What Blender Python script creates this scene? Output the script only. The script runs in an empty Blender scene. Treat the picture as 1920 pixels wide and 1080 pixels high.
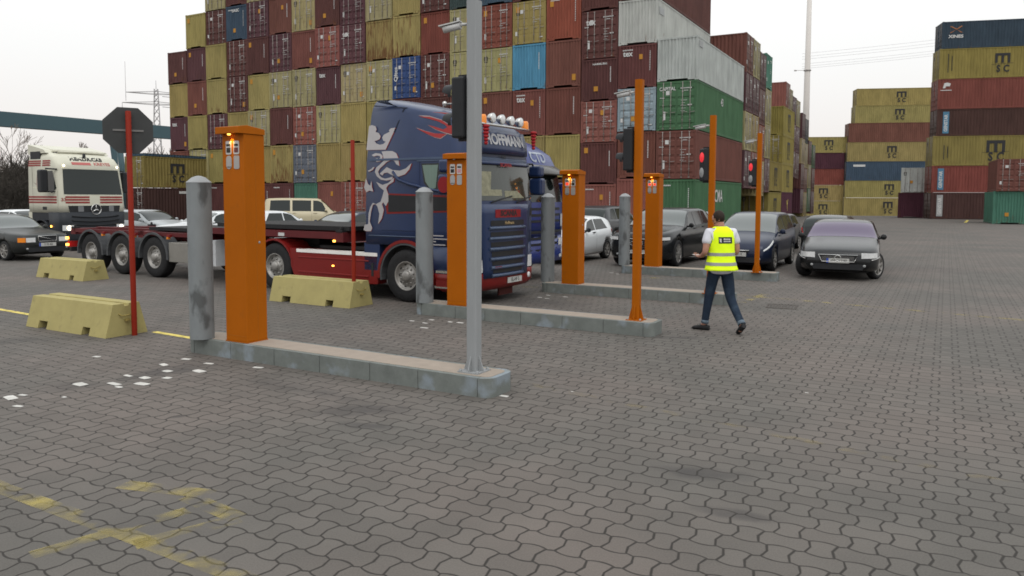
import bpy, bmesh, math, random
from mathutils import Vector, Matrix
from mathutils.geometry import tessellate_polygon

# ------------------------------------------------------------------ camera, sky, sun, exposure
S = bpy.context.scene
COL = S.collection
rad = math.radians
ROLL = 0.0040
cam_data = bpy.data.cameras.new("camera")
cam_data.sensor_width = 36.0
cam_data.lens = 26.745
cam_data.shift_y = -0.03854
cam_data.clip_start = 0.05
cam_data.clip_end = 6000
cam = bpy.data.objects.new("camera", cam_data)
COL.objects.link(cam)
cam.location = (0, 0, 2.028)
cam.rotation_mode = 'QUATERNION'
cam.rotation_quaternion = (Matrix.Rotation(rad(90) - 0.0669, 4, 'X') @ Matrix.Rotation(ROLL, 4, 'Z')).to_quaternion()
S.camera = cam

W = bpy.data.worlds.new("World")
S.world = W
W.use_nodes = True
wn, wl = W.node_tree.nodes, W.node_tree.links
wn.clear()
SUN_EL, SUN_ROT = rad(58), rad(171)
sky = wn.new("ShaderNodeTexSky")
sky.sky_type = 'NISHITA'
sky.sun_disc = False
sky.sun_elevation = SUN_EL
sky.sun_rotation = SUN_ROT
sky.air_density = 1.2
sky.dust_density = 6.0
sky.ozone_density = 1.0
grey = wn.new("ShaderNodeHueSaturation")
grey.inputs["Saturation"].default_value = 0.12
wl.new(sky.outputs[0], grey.inputs["Color"])
# an even overcast deck, a touch pink towards the horizon, mixed with the sky
tc = wn.new("ShaderNodeTexCoord")
sep = wn.new("ShaderNodeSeparateXYZ")
wl.new(tc.outputs["Generated"], sep.inputs[0])
ramp = wn.new("ShaderNodeValToRGB")
ramp.color_ramp.elements[0].position = 0.0
ramp.color_ramp.elements[0].color = (8.6, 8.0, 7.6, 1)
ramp.color_ramp.elements[1].position = 0.75
ramp.color_ramp.elements[1].color = (13.0, 13.4, 13.6, 1)
e = ramp.color_ramp.elements.new(0.16)
e.color = (9.2, 9.2, 9.1, 1)
wl.new(sep.outputs[2], ramp.inputs[0])
mixw = wn.new("ShaderNodeMixRGB")
mixw.inputs[0].default_value = 0.78
wl.new(grey.outputs[0], mixw.inputs[1])
wl.new(ramp.outputs[0], mixw.inputs[2])
bg = wn.new("ShaderNodeBackground")
bg.inputs["Strength"].default_value = 0.125
wl.new(mixw.outputs[0], bg.inputs["Color"])
wo = wn.new("ShaderNodeOutputWorld")
wl.new(bg.outputs[0], wo.inputs[0])

sun_d = bpy.data.lights.new("sun", 'SUN')
sun_d.energy = 0.8
sun_d.angle = rad(40)
sun_d.color = (1.0, 0.95, 0.9)
sun = bpy.data.objects.new("sun", sun_d)
COL.objects.link(sun)
_az = SUN_ROT
_dir = Vector((math.sin(_az) * math.cos(SUN_EL), math.cos(_az) * math.cos(SUN_EL), math.sin(SUN_EL)))
sun.rotation_euler = _dir.to_track_quat('Z', 'Y').to_euler()

S.view_settings.view_transform = 'Standard'
S.view_settings.look = 'None'
S.view_settings.exposure = 0.0
S.view_settings.gamma = 1.0
S.render.engine = 'CYCLES'
S.cycles.filter_width = 1.7
S.cycles.max_bounces = 6
S.cycles.transparent_max_bounces = 12

def site(x, y):
    """near-yard position from image pixels, first camera fit -> plan position under the refitted camera"""
    return (x + .00803 + .00583 * x - .000252 * y - .000622 * x * y + .00199 * x * x + 3.75e-6 * x ** 3, y + .102 + .000483 * x - .00524 * y + .00197 * x * y - .000535 * y * y)

# ------------------------------------------------------------------ materials
def lin(r, g, b):
    f = lambda c: c / 12.92 if c <= 0.04045 else ((c + 0.055) / 1.055) ** 2.4
    return (f(r / 255), f(g / 255), f(b / 255), 1)

MATS = {}
def mat(name, col, rough=0.6, metal=0.0, var=0.12, scale=3.0, bump=0.0, bscale=60, spec=None, emit=None, estr=0, coat=0, stretch=(1, 1, 1), stain=None, stain_amt=0.5, stain_scale=4, stain_cut=0.55):
    """Principled surface with soft tone variation, optional stains of their own colour and a fine bump."""
    if name in MATS:
        return MATS[name]
    m = bpy.data.materials.new(name)
    m.use_nodes = True
    n, l = m.node_tree.nodes, m.node_tree.links
    p = n["Principled BSDF"]
    p.inputs["Roughness"].default_value = rough
    p.inputs["Metallic"].default_value = metal
    p.inputs["Specular IOR Level"].default_value = 0.16 if spec is None else spec
    if coat:
        p.inputs["Coat Weight"].default_value = coat
        p.inputs["Coat Roughness"].default_value = 0.08
    c4 = (col[0], col[1], col[2], 1)
    p.inputs["Base Color"].default_value = c4
    if emit:
        p.inputs["Emission Color"].default_value = (*emit[:3], 1)
        p.inputs["Emission Strength"].default_value = estr
    if var or stain:
        t = n.new("ShaderNodeTexCoord"); mp = n.new("ShaderNodeMapping")
        mp.inputs["Scale"].default_value = stretch
        oi = n.new("ShaderNodeObjectInfo")
        l.new(t.outputs["Object"], mp.inputs[0])
        ad = n.new("ShaderNodeVectorMath"); ad.operation = 'ADD'
        sc = n.new("ShaderNodeVectorMath"); sc.operation = 'SCALE'; sc.inputs[3].default_value = 37.0
        cb = n.new("ShaderNodeCombineXYZ")
        l.new(oi.outputs["Random"], cb.inputs[0]); l.new(oi.outputs["Random"], cb.inputs[1])
        l.new(cb.outputs[0], sc.inputs[0]); l.new(mp.outputs[0], ad.inputs[0]); l.new(sc.outputs[0], ad.inputs[1])
        nz = n.new("ShaderNodeTexNoise"); nz.inputs["Scale"].default_value = scale; nz.inputs["Detail"].default_value = 6
        nz.inputs["Roughness"].default_value = 0.65
        l.new(ad.outputs[0], nz.inputs["Vector"])
        mr = n.new("ShaderNodeMapRange")
        mr.inputs[1].default_value = 0.25; mr.inputs[2].default_value = 0.75
        mr.inputs[3].default_value = 1 - var; mr.inputs[4].default_value = 1 + var
        l.new(nz.outputs[0], mr.inputs[0])
        mu = n.new("ShaderNodeVectorMath"); mu.operation = 'SCALE'
        mu.inputs[0].default_value = col[:3]
        l.new(mr.outputs[0], mu.inputs[3])
        out = mu.outputs[0]
        if stain:
            n2 = n.new("ShaderNodeTexNoise"); n2.inputs["Scale"].default_value = stain_scale; n2.inputs["Detail"].default_value = 5
            l.new(ad.outputs[0], n2.inputs["Vector"])
            r2 = n.new("ShaderNodeMapRange"); r2.inputs[1].default_value = stain_cut; r2.inputs[2].default_value = stain_cut + 0.12
            r2.inputs[4].default_value = stain_amt
            l.new(n2.outputs[0], r2.inputs[0])
            mx = n.new("ShaderNodeMixRGB"); mx.inputs[2].default_value = (*stain[:3], 1)
            l.new(r2.outputs[0], mx.inputs[0]); l.new(out, mx.inputs[1])
            out = mx.outputs[0]
        l.new(out, p.inputs["Base Color"])
        if bump:
            n3 = n.new("ShaderNodeTexNoise"); n3.inputs["Scale"].default_value = bscale; n3.inputs["Detail"].default_value = 4
            l.new(t.outputs["Object"], n3.inputs["Vector"])
            bp = n.new("ShaderNodeBump"); bp.inputs["Strength"].default_value = bump; bp.inputs["Distance"].default_value = 0.01
            l.new(n3.outputs[0], bp.inputs["Height"]); l.new(bp.outputs[0], p.inputs["Normal"])
    MATS[name] = m
    return m

def container_paint():
    """Painted corrugated steel; the colour comes from the object, its alpha says how rusty that box is."""
    m = bpy.data.materials.new("container_paint"); m.use_nodes = True
    n, l = m.node_tree.nodes, m.node_tree.links
    p = n["Principled BSDF"]; p.inputs["Roughness"].default_value = 0.65
    p.inputs["Specular IOR Level"].default_value = 0.12
    oi = n.new("ShaderNodeObjectInfo"); t = n.new("ShaderNodeTexCoord")
    sc = n.new("ShaderNodeVectorMath"); sc.operation = 'SCALE'; sc.inputs[3].default_value = 53.0
    cb = n.new("ShaderNodeCombineXYZ")
    for i in range(3): l.new(oi.outputs["Random"], cb.inputs[i])
    l.new(cb.outputs[0], sc.inputs[0])
    ad = n.new("ShaderNodeVectorMath"); ad.operation = 'ADD'
    l.new(t.outputs["Object"], ad.inputs[0]); l.new(sc.outputs[0], ad.inputs[1])
    def noise(scale, stretch, detail=5):
        mp = n.new("ShaderNodeMapping"); mp.inputs["Scale"].default_value = stretch
        l.new(ad.outputs[0], mp.inputs[0])
        z = n.new("ShaderNodeTexNoise"); z.inputs["Scale"].default_value = scale; z.inputs["Detail"].default_value = detail
        l.new(mp.outputs[0], z.inputs["Vector"]); return z.outputs[0]
    a = noise(1.0, (1.1, 1.1, 0.7)); b = noise(1.0, (9, 9, 0.8))
    s = n.new("ShaderNodeMath"); s.operation = 'ADD'; l.new(a, s.inputs[0]); l.new(b, s.inputs[1])
    mr = n.new("ShaderNodeMapRange"); mr.inputs[1].default_value = 0.7; mr.inputs[2].default_value = 1.35
    mr.inputs[3].default_value = 0.74; mr.inputs[4].default_value = 1.12
    l.new(s.outputs[0], mr.inputs[0])
    mu = n.new("ShaderNodeVectorMath"); mu.operation = 'SCALE'
    l.new(oi.outputs["Color"], mu.inputs[0]); l.new(mr.outputs[0], mu.inputs[3])
    # rust: more of it where the box is old (alpha), running down and gathering at the lower rail
    r = noise(1.0, (7, 7, 1.3), 6)
    sp = n.new("ShaderNodeSeparateXYZ"); l.new(t.outputs["Object"], sp.inputs[0])
    hz = n.new("ShaderNodeMapRange"); hz.inputs[1].default_value = 0.0; hz.inputs[2].default_value = 1.3
    hz.inputs[3].default_value = 0.14; hz.inputs[4].default_value = 0.0
    l.new(sp.outputs[2], hz.inputs[0])
    al = n.new("ShaderNodeMapRange"); al.inputs[3].default_value = -0.2; al.inputs[4].default_value = 0.16
    l.new(oi.outputs["Alpha"], al.inputs[0])
    s2 = n.new("ShaderNodeMath"); s2.operation = 'ADD'; l.new(r, s2.inputs[0]); l.new(al.outputs[0], s2.inputs[1])
    s3 = n.new("ShaderNodeMath"); s3.operation = 'ADD'; l.new(s2.outputs[0], s3.inputs[0]); l.new(hz.outputs[0], s3.inputs[1])
    rm = n.new("ShaderNodeMapRange"); rm.inputs[1].default_value = 0.6; rm.inputs[2].default_value = 0.72; rm.inputs[4].default_value = 0.8
    l.new(s3.outputs[0], rm.inputs[0])
    mx = n.new("ShaderNodeMixRGB"); mx.inputs[2].default_value = (0.11, 0.045, 0.02, 1)
    l.new(rm.outputs[0], mx.inputs[0]); l.new(mu.outputs[0], mx.inputs[1])
    l.new(mx.outputs[0], p.inputs["Base Color"])
    return m

def paver_material(TH):
    """Interlocking concrete pavers: zigzag joints along V, waisted joints along U, every stone its own tone."""
    m = bpy.data.materials.new("interlocking_pavers"); m.use_nodes = True
    n, l = m.node_tree.nodes, m.node_tree.links
    p = n["Principled BSDF"]; p.inputs["Roughness"].default_value = 0.82; p.inputs["Specular IOR Level"].default_value = 0.35
    t = n.new("ShaderNodeTexCoord")
    vr = n.new("ShaderNodeVectorRotate"); vr.rotation_type = 'Z_AXIS'; vr.inputs["Angle"].default_value = -TH
    l.new(t.outputs["Object"], vr.inputs["Vector"])
    sp = n.new("ShaderNodeSeparateXYZ"); l.new(vr.outputs[0], sp.inputs[0])
    def M(op, a, b=None, c=None):
        x = n.new("ShaderNodeMath"); x.operation = op
        for i, v in enumerate((a, b, c)):
            if v is None: continue
            if isinstance(v, (int, float)): x.inputs[i].default_value = v
            else: l.new(v, x.inputs[i])
        return x.outputs[0]
    # slight wander so that no course is ruled
    wz = n.new("ShaderNodeTexNoise"); wz.inputs["Scale"].default_value = 2.2; wz.inputs["Detail"].default_value = 2
    l.new(vr.outputs[0], wz.inputs["Vector"])
    wo_ = M('MULTIPLY', M('SUBTRACT', wz.outputs[0], 0.5), 0.012)
    u = M('ADD', sp.outputs[0], wo_); v = M('ADD', sp.outputs[1], M('MULTIPLY', wo_, -0.7))
    Wd, L, A = 0.2085, 0.355, 0.045
    U0, V0 = -1.495, 4.435
    ku = M('DIVIDE', M('SUBTRACT', u, U0), Wd)
    k = M('ROUND', ku)
    par = M('MULTIPLY', M('PINGPONG', k, 1.0), 1.0)            # 0 for even lines, 1 for odd
    sgn = M('SUBTRACT', 1.0, M('MULTIPLY', par, 2.0))
    pv = M('PINGPONG', M('SUBTRACT', v, V0), L / 2)         # 0 at bulge, L/2 at waist
    tri = M('SUBTRACT', 1.0, M('MULTIPLY', pv, 4.0 / L))       # 1 .. -1
    at_ = M('ABSOLUTE', tri)
    steep = M('MULTIPLY', at_, 4.5); flat_ = M('ADD', 0.518, M('MULTIPLY', at_, 0.482))
    triC = M('MULTIPLY', M('SIGN', tri), M('MINIMUM', steep, flat_))      # stone ends: blunt, with short slanted flanks
    off = M('MULTIPLY', M('MULTIPLY', triC, -A), sgn)
    dz = M('ABSOLUTE', M('SUBTRACT', M('MULTIPLY', M('SUBTRACT', ku, k), Wd), off))
    dz = M('MULTIPLY', dz, M('SUBTRACT', 1.0, M('MULTIPLY', M('LESS_THAN', steep, flat_), 0.55)))
    # which column of stones we are in
    side = M('GREATER_THAN', M('SUBTRACT', M('MULTIPLY', M('SUBTRACT', ku, k), Wd), off), 0.0)
    colm = M('ADD', M('SUBTRACT', k, 1.0), side)
    cpar = M('PINGPONG', colm, 1.0)
    csgn = M('SUBTRACT', 1.0, M('MULTIPLY', cpar, 2.0))
    # joints across the column
    uc = M('SUBTRACT', M('SUBTRACT', ku, colm), 0.5)           # -.5 .. .5 across the column
    bump_ = M('SUBTRACT', 1.0, M('MULTIPLY', M('MULTIPLY', uc, uc), 4.0))
    waist = M('ADD', M('SUBTRACT', M('MULTIPLY', bump_, 0.034), 0.0185), M('MULTIPLY', uc, 0.008))
    nv0 = M('DIVIDE', M('SUBTRACT', v, V0 + L / 4), L / 2)
    nr = M('ROUND', nv0)
    npar = M('SUBTRACT', 1.0, M('MULTIPLY', M('PINGPONG', nr, 1.0), 2.0))
    sh = M('MULTIPLY', M('MULTIPLY', waist, npar), M('MULTIPLY', csgn, -1.0))
    dd_s = M('SUBTRACT', M('MULTIPLY', M('SUBTRACT', nv0, nr), L / 2), sh)
    dd = M('ABSOLUTE', dd_s)
    row = M('ADD', nr, M('GREATER_THAN', dd_s, 0.0))
    # joint masks (worn arrises: soft edges, width changes with a noise)
    jn = n.new("ShaderNodeTexNoise"); jn.inputs["Scale"].default_value = 9; l.new(vr.outputs[0], jn.inputs["Vector"])
    jw = M('MULTIPLY', M('ADD', jn.outputs[0], 0.35), 1.2)
    def mask(d, w):
        mr = n.new("ShaderNodeMapRange"); mr.interpolation_type = 'SMOOTHSTEP'
        l.new(d, mr.inputs[0]); mr.inputs[1].default_value = w * 0.35; mr.inputs[2].default_value = w * 1.15
        mr.inputs[3].default_value = 1.0; mr.inputs[4].default_value = 0.0
        return mr.outputs[0]
    jz = M('MULTIPLY', mask(M('DIVIDE', dz, jw), 0.0092), 0.97)
    jd = M('MULTIPLY', mask(M('DIVIDE', dd, jw), 0.0080), 0.95)
    joint = M('MAXIMUM', jz, jd)
    # stone tone
    cb = n.new("ShaderNodeCombineXYZ"); l.new(colm, cb.inputs[0]); l.new(row, cb.inputs[1])
    wn_ = n.new("ShaderNodeTexWhiteNoise"); wn_.noise_dimensions = '2D'; l.new(cb.outputs[0], wn_.inputs["Vector"])
    big = n.new("ShaderNodeTexNoise"); big.inputs["Scale"].default_value = 0.35; big.inputs["Detail"].default_value = 5; l.new(t.outputs["Object"], big.inputs["Vector"])
    mid = n.new("ShaderNodeTexNoise"); mid.inputs["Scale"].default_value = 1.7; mid.inputs["Detail"].default_value = 6; l.new(t.outputs["Object"], mid.inputs["Vector"])
    fine = n.new("ShaderNodeTexNoise"); fine.inputs["Scale"].default_value = 90; fine.inputs["Detail"].default_value = 6; l.new(t.outputs["Object"], fine.inputs["Vector"])
    tone = M('ADD', 0.36, M('MULTIPLY', wn_.outputs[0], 0.15))
    tone = M('ADD', tone, M('MULTIPLY', big.outputs[0], 0.56))
    tone = M('ADD', tone, M('MULTIPLY', mid.outputs[0], 0.30))
    tone = M('ADD', tone, M('MULTIPLY', M('SUBTRACT', fine.outputs[0], 0.5), 0.55))
    hue = n.new("ShaderNodeMixRGB"); hue.inputs[1].default_value = (0.114, 0.105, 0.094, 1); hue.inputs[2].default_value = (0.124, 0.106, 0.094, 1)
    mh = n.new("ShaderNodeMapRange"); l.new(big.outputs[0], mh.inputs[0]); mh.inputs[1].default_value = 0.4; mh.inputs[2].default_value = 0.6
    l.new(mh.outputs[0], hue.inputs[0])
    sc = n.new("ShaderNodeVectorMath"); sc.operation = 'SCALE'; l.new(hue.outputs[0], sc.inputs[0]); l.new(tone, sc.inputs[3])
    # tyre rubber, oil and damp marks, each where it lies (world x, y, half-lengths, strength)
    out = sc.outputs[0]
    so = n.new("ShaderNodeSeparateXYZ"); l.new(t.outputs["Object"], so.inputs[0])
    sn = n.new("ShaderNodeTexNoise"); sn.inputs["Scale"].default_value = 3.5; sn.inputs["Detail"].default_value = 6; l.new(t.outputs["Object"], sn.inputs["Vector"])
    total = None
    for (sx, sy, ra, rb, ang, st) in STAINS:
        sx, sy = site(sx, sy)
        ca, sa = math.cos(ang), math.sin(ang)
        dx = M('SUBTRACT', so.outputs[0], sx); dy = M('SUBTRACT', so.outputs[1], sy)
        a_ = M('DIVIDE', M('ADD', M('MULTIPLY', dx, ca), M('MULTIPLY', dy, sa)), ra)
        b_ = M('DIVIDE', M('SUBTRACT', M('MULTIPLY', dy, ca), M('MULTIPLY', dx, sa)), rb)
        q = M('ADD', M('MULTIPLY', a_, a_), M('MULTIPLY', b_, b_))
        q = M('ADD', q, M('MULTIPLY', sn.outputs[0], 2.2))
        mr = n.new("ShaderNodeMapRange"); mr.interpolation_type = 'SMOOTHSTEP'; l.new(q, mr.inputs[0])
        mr.inputs[1].default_value = 0.75; mr.inputs[2].default_value = 2.2; mr.inputs[3].default_value = st * .8; mr.inputs[4].default_value = 0
        total = mr.outputs[0] if total is None else M('MAXIMUM', total, mr.outputs[0])
    mo = n.new("ShaderNodeMixRGB"); mo.inputs[2].default_value = (0.028, 0.026, 0.027, 1)
    l.new(total, mo.inputs[0]); l.new(out, mo.inputs[1]); out = mo.outputs[0]
    mj = n.new("ShaderNodeMixRGB"); mj.inputs[2].default_value = (0.022, 0.019, 0.016, 1)
    l.new(joint, mj.inputs[0]); l.new(out, mj.inputs[1])
    l.new(mj.outputs[0], p.inputs["Base Color"])
    hgt = M('SUBTRACT', M('MULTIPLY', fine.outputs[0], 0.12), joint)
    bp = n.new("ShaderNodeBump"); bp.inputs["Strength"].default_value = 0.45; bp.inputs["Distance"].default_value = 0.008
    l.new(hgt, bp.inputs["Height"]); l.new(bp.outputs[0], p.inputs["Normal"])
    return m

def worn_paint(name, col, cover, scale=7.0):
    """Road paint worn through to the stones."""
    m = bpy.data.materials.new(name); m.use_nodes = True
    n, l = m.node_tree.nodes, m.node_tree.links
    p = n["Principled BSDF"]; p.inputs["Base Color"].default_value = col; p.inputs["Roughness"].default_value = 0.7
    t = n.new("ShaderNodeTexCoord"); z = n.new("ShaderNodeTexNoise"); z.inputs["Scale"].default_value = scale; z.inputs["Detail"].default_value = 3
    l.new(t.outputs["Object"], z.inputs["Vector"])
    r = n.new("ShaderNodeMapRange"); r.inputs[1].default_value = 0.52 - cover * 0.34; r.inputs[2].default_value = 0.86 - cover * 0.34
    r.inputs[4].default_value = 0.35 + 0.6 * cover
    l.new(z.outputs[0], r.inputs[0]); l.new(r.outputs[0], p.inputs["Alpha"])
    return m

TH = -0.518                                       # direction of the lanes
LU = Vector((math.cos(TH), math.sin(TH), 0)); LV = Vector((-math.sin(TH), math.cos(TH), 0))
STAINS = [(-1.42, 7.1, .55, .25, .1, .75), (-1.28, 6.6, .35, .12, -.3, .7), (1.44, 5.4, .45, .16, -.35, .7), (1.42, 4.7, .32, .10, -.35, .75),
          (-4.07, 8.72, .75, .28, .9, .7), (-4.7, 8.0, .35, .3, .5, .5), (-7.1, 10.7, 1.4, .35, .3, .45), (2.35, 10.95, .5, .12, -.1, .7), (-2.2, 7.9, 1.1, .2, -.55, .5),
          (10.9, 22.4, 3.4, 1.6, -.5, .35), (-.2, 15.2, 2.2, .8, -.55, .55), (-5, 17.2, 4.5, 1.3, -.55, .5), (12, 25, 3, 1.2, .4, .25), (-3.1, 6.9, .12, .05, .5, .8)]

M_ = dict(
    box=container_paint(),
    rod=mat("galvanised_rod", (.25, .225, .21), .6, 0, .2, 8, spec=.2),
    white=mat("white_lettering", (.50, .50, .49), .6, 0, .12, 20),
    black=mat("black_lettering", (.03, .03, .032), .6, 0, .1, 20),
    label=mat("orange_label", (.40, .19, .03), .6, 0, .2, 20),
    dark=mat("dark_steel", (.02, .02, .021), .6, 0, .2, 6),
    galv=mat("galvanised_steel", (.185, .200, .205), .55, 0, .10, 2.5, .05, 40, spec=.2, stretch=(2, 2, 1), stain=(.062, .064, .064), stain_amt=.8, stain_scale=2.4, stain_cut=.53),
    galvp=mat("galvanised_post_steel", (.245, .255, .26), .5, 0, .05, 6, spec=.3, stretch=(3, 3, .4)),
    orange=mat("orange_enamel", (.335, .088, .0025), .55, 0, .07, 2.2, .03, 90, spec=.08, stain=(.20, .07, .012), stain_amt=.35, stain_scale=5, stain_cut=.63),
    red=mat("red_post_paint", (.185, .016, .007), .55, 0, .1, 4, spec=.1),
    concrete=mat("kerb_concrete", (.145, .158, .148), .88, 0, .18, 5, .25, 70, spec=.2, stain=(.22, .255, .285), stain_amt=.8, stain_scale=3.2, stain_cut=.55),
    slab=mat("slab_concrete", (.275, .232, .192), .9, 0, .10, 6, .2, 120, spec=.2),
    yconc=mat("yellow_painted_concrete", (.325, .28, .115), .8, 0, .10, 4, .15, 50, spec=.25, stain=(.17, .145, .075), stain_amt=.35, stain_scale=6, stain_cut=.6),
    yhard=worn_paint("yellow_line_paint", (.62, .50, .11, 1), 1.0),
    yworn=worn_paint("worn_yellow_line_paint", (.46, .37, .10, 1), .30, 4.0),
    yfaint=worn_paint("faint_yellow_line_paint", (.36, .28, .12, 1), .06, 5.0),
    wpatch=mat("white_stone_paint", (.50, .49, .46), .8, 0, .25, 9),
    rubber=mat("tyre_rubber", (.020, .020, .021), .75, 0, .25, 12),
    rim=mat("steel_rim", (.27, .26, .245), .4, .4, .15, 9),
    alu=mat("polished_metal", (.50, .50, .49), .22, .9, .05, 5),
    plastic=mat("black_plastic", (.022, .023, .025), .45, 0, .15, 5),
    glass=mat("dark_window_glass", (.012, .017, .016), .08, 0, 0, spec=.38, coat=.05),
    lampglass=mat("lamp_glass", (.62, .63, .63), .15, 0, .15, 14, spec=.5, coat=.3),
    amber=mat("amber_lens", (.72, .22, .02), .25, 0, .05, 5, coat=.5),
    tail=mat("red_lens", (.42, .02, .02), .25, 0, .05, 5, coat=.5),
    plate=mat("shaded_plate_white", (.42, .42, .40), .5, 0, .05, 9),  # dulled white: the shade the plates sit in is put into the colour
    plateblue=mat("plate_blue", (.03, .07, .35), .5, 0, .02, 9),
    lit=mat("lit_headlamp", (.9, .85, .7), .3, 0, 0, emit=(1, .86, .62), estr=6),
    litamber=mat("lit_amber_lamp", (.9, .5, .1), .3, 0, 0, emit=(1, .42, .06), estr=6),
    litred=mat("lit_red_signal", (.5, .03, .04), .3, 0, 0, emit=(1, .04, .05), estr=.5),
    lens=mat("unlit_signal_lens", (.30, .31, .31), .3, 0, .05, 8),
    bark=mat("bare_bark", (.16, .125, .10), .9, 0, .2, 3, spec=.1),
    bark2=mat("thicket_bark", (.058, .052, .045), .9, 0, .25, 3, spec=.1),
    crane=mat("crane_green_paint", (.058, .10, .115), .6, 0, .05, .2, spec=.2),
    lattice=mat("pylon_steel", (.30, .29, .29), .6, 0, .1, 1),
    mast=mat("pale_mast_steel", (.58, .55, .52), .5, 0, .05, .5),
    wire=mat("cable_grey", (.50, .50, .50), .6),
    iron=mat("cast_iron", (.06, .05, .043), .6, .4, .25, 20, .3, 60),
)

# ------------------------------------------------------------------ mesh helpers
class MB:
    """Collects shapes and links them as ONE mesh object."""
    def __init__(self): self.v = []; self.f = []; self.mi = []; self.sm = []
    def add(self, verts, faces, mi=0, smooth=False, M=None):
        o = len(self.v)
        for p in verts:
            p = Vector(p)
            if M is not None: p = M @ p
            self.v.append(p)
        for f in faces:
            self.f.append([i + o for i in f]); self.mi.append(mi); self.sm.append(smooth)
        return self
    def box(self, x0, x1, y0, y1, z0, z1, mi=0, M=None):
        v = [(x0, y0, z0), (x1, y0, z0), (x1, y1, z0), (x0, y1, z0), (x0, y0, z1), (x1, y0, z1), (x1, y1, z1), (x0, y1, z1)]
        return self.add(v, [(0, 3, 2, 1), (4, 5, 6, 7), (0, 1, 5, 4), (1, 2, 6, 5), (2, 3, 7, 6), (3, 0, 4, 7)], mi, False, M)
    def tube(self, pts, r, n=8, mi=0, cap=True, M=None):
        """round bar through points; r a number or one radius per point"""
        pts = [Vector(p) for p in pts]
        rs = r if isinstance(r, (list, tuple)) else [r] * len(pts)
        v, f = [], []
        for i, p in enumerate(pts):
            a = pts[max(i - 1, 0)]; b = pts[min(i + 1, len(pts) - 1)]
            d = (b - a).normalized()
            x = d.cross(Vector((0, 0, 1)))
            if x.length < 0.05: x = d.cross(Vector((1, 0, 0)))
            x.normalize(); y = d.cross(x).normalized()
            for k in range(n):
                t = 2 * math.pi * k / n
                v.append(p + x * rs[i] * math.cos(t) + y * rs[i] * math.sin(t))
        for i in range(len(pts) - 1):
            for k in range(n):
                k2 = (k + 1) % n
                f.append((i * n + k, i * n + k2, (i + 1) * n + k2, (i + 1) * n + k))
        self.add(v, f, mi, True, M)
        if cap:
            self.add([v[k] for k in range(n)], [tuple(range(n))[::-1]], mi, False, M)
            self.add([v[(len(pts) - 1) * n + k] for k in range(n)], [tuple(range(n))], mi, False, M)
        return self
    def lathe(self, prof, n=24, mi=0, axis='z', M=None, c=(0, 0, 0), smooth=True, seg=None):
        """prof: list of (radius, height) turned round an axis; seg gives a material per profile step"""
        v, c = [], Vector(c)
        for r, h in prof:
            for k in range(n):
                t = 2 * math.pi * k / n
                a, b = r * math.cos(t), r * math.sin(t)
                v.append(c + Vector({'z': (a, b, h), 'y': (a, h, b), 'x': (h, a, b)}[axis]))
        for i in range(len(prof) - 1):
            f = [(i * n + k, i * n + (k + 1) % n, (i + 1) * n + (k + 1) % n, (i + 1) * n + k) for k in range(n)]
            o = len(self.v)
            self.add([v[j] for j in range(i * n, (i + 2) * n)], [tuple(q - i * n for q in g) for g in f], mi if seg is None else seg[i], smooth, M)
        return self
    def poly(self, pts2, fn, mi=0, thick=None, M=None):
        """flat outline (may be concave) laid on a surface by fn(a, b)"""
        P = [Vector((a, b, 0)) for a, b in pts2]
        tris = tessellate_polygon([P])
        return self.add([fn(a, b) for a, b in pts2], tris, mi, False, M)
    def prism(self, pts2, y0, y1, mi=0, M=None, plane='xz'):
        """outline in x,z pushed from y0 to y1 (plane 'xy': from z0 to z1)"""
        n = len(pts2)
        g = (lambda a, b, c: (a, c, b)) if plane == 'xz' else (lambda a, b, c: (a, b, c))
        v = [g(a, b, y0) for a, b in pts2] + [g(a, b, y1) for a, b in pts2]
        P = [Vector((a, b, 0)) for a, b in pts2]
        tris = tessellate_polygon([P])
        f = [tuple(t) for t in tris] + [tuple(i + n for i in t[::-1]) for t in tris]
        f += [(i, (i + 1) % n, (i + 1) % n + n, i + n) for i in range(n)]
        return self.add(v, f, mi, False, M)
    def mesh(self, name, mats, merge=True):
        me = bpy.data.meshes.new(name)
        bm = bmesh.new()
        vs = [bm.verts.new(p) for p in self.v]
        for f, mi, sm in zip(self.f, self.mi, self.sm):
            try:
                q = bm.faces.new([vs[i] for i in f]); q.material_index = mi; q.smooth = sm
            except ValueError:
                pass
        if merge: bmesh.ops.remove_doubles(bm, verts=bm.verts, dist=1e-5)
        bmesh.ops.recalc_face_normals(bm, faces=bm.faces)
        bm.to_mesh(me); bm.free()
        for m in (mats if isinstance(mats, (list, tuple)) else [mats]): me.materials.append(m)
        return me
    def build(self, name, mats, parent=None, bevel=0, loc=None, rz=None, merge=True, segs=2):
        return obj(name, self.mesh(name, mats, merge), parent, bevel, loc, rz, segs)

def obj(name, me, parent=None, bevel=0, loc=None, rz=None, segs=2):
    o = bpy.data.objects.new(name, me)
    COL.objects.link(o)
    if parent: o.parent = parent
    if loc is not None: o.location = loc
    if rz is not None: o.rotation_euler = (0, 0, rz)
    if bevel:
        b = o.modifiers.new("bevel", 'BEVEL'); b.width = bevel; b.segments = segs; b.limit_method = 'ANGLE'; b.angle_limit = rad(35)
        b.harden_normals = False
    return o
def tag(o, label=None, cat=None, group=None, kind=None):
    if label: o["label"] = label
    if cat: o["category"] = cat
    if group: o["group"] = group
    if kind: o["kind"] = kind
    return o
def empty(name, loc, rz=0, label=None, cat=None, group=None, fixed=False):
    if not fixed and 0 < loc[1] < 50: loc = (*site(loc[0], loc[1]), loc[2])
    o = bpy.data.objects.new(name, None)
    o.empty_display_size = 0.2
    COL.objects.link(o); o.location = loc; o.rotation_euler = (0, 0, rz)
    return tag(o, label, cat, group)
KIDS = {}
def kids(o): return [c for c in bpy.data.objects if c.parent is o]
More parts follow.
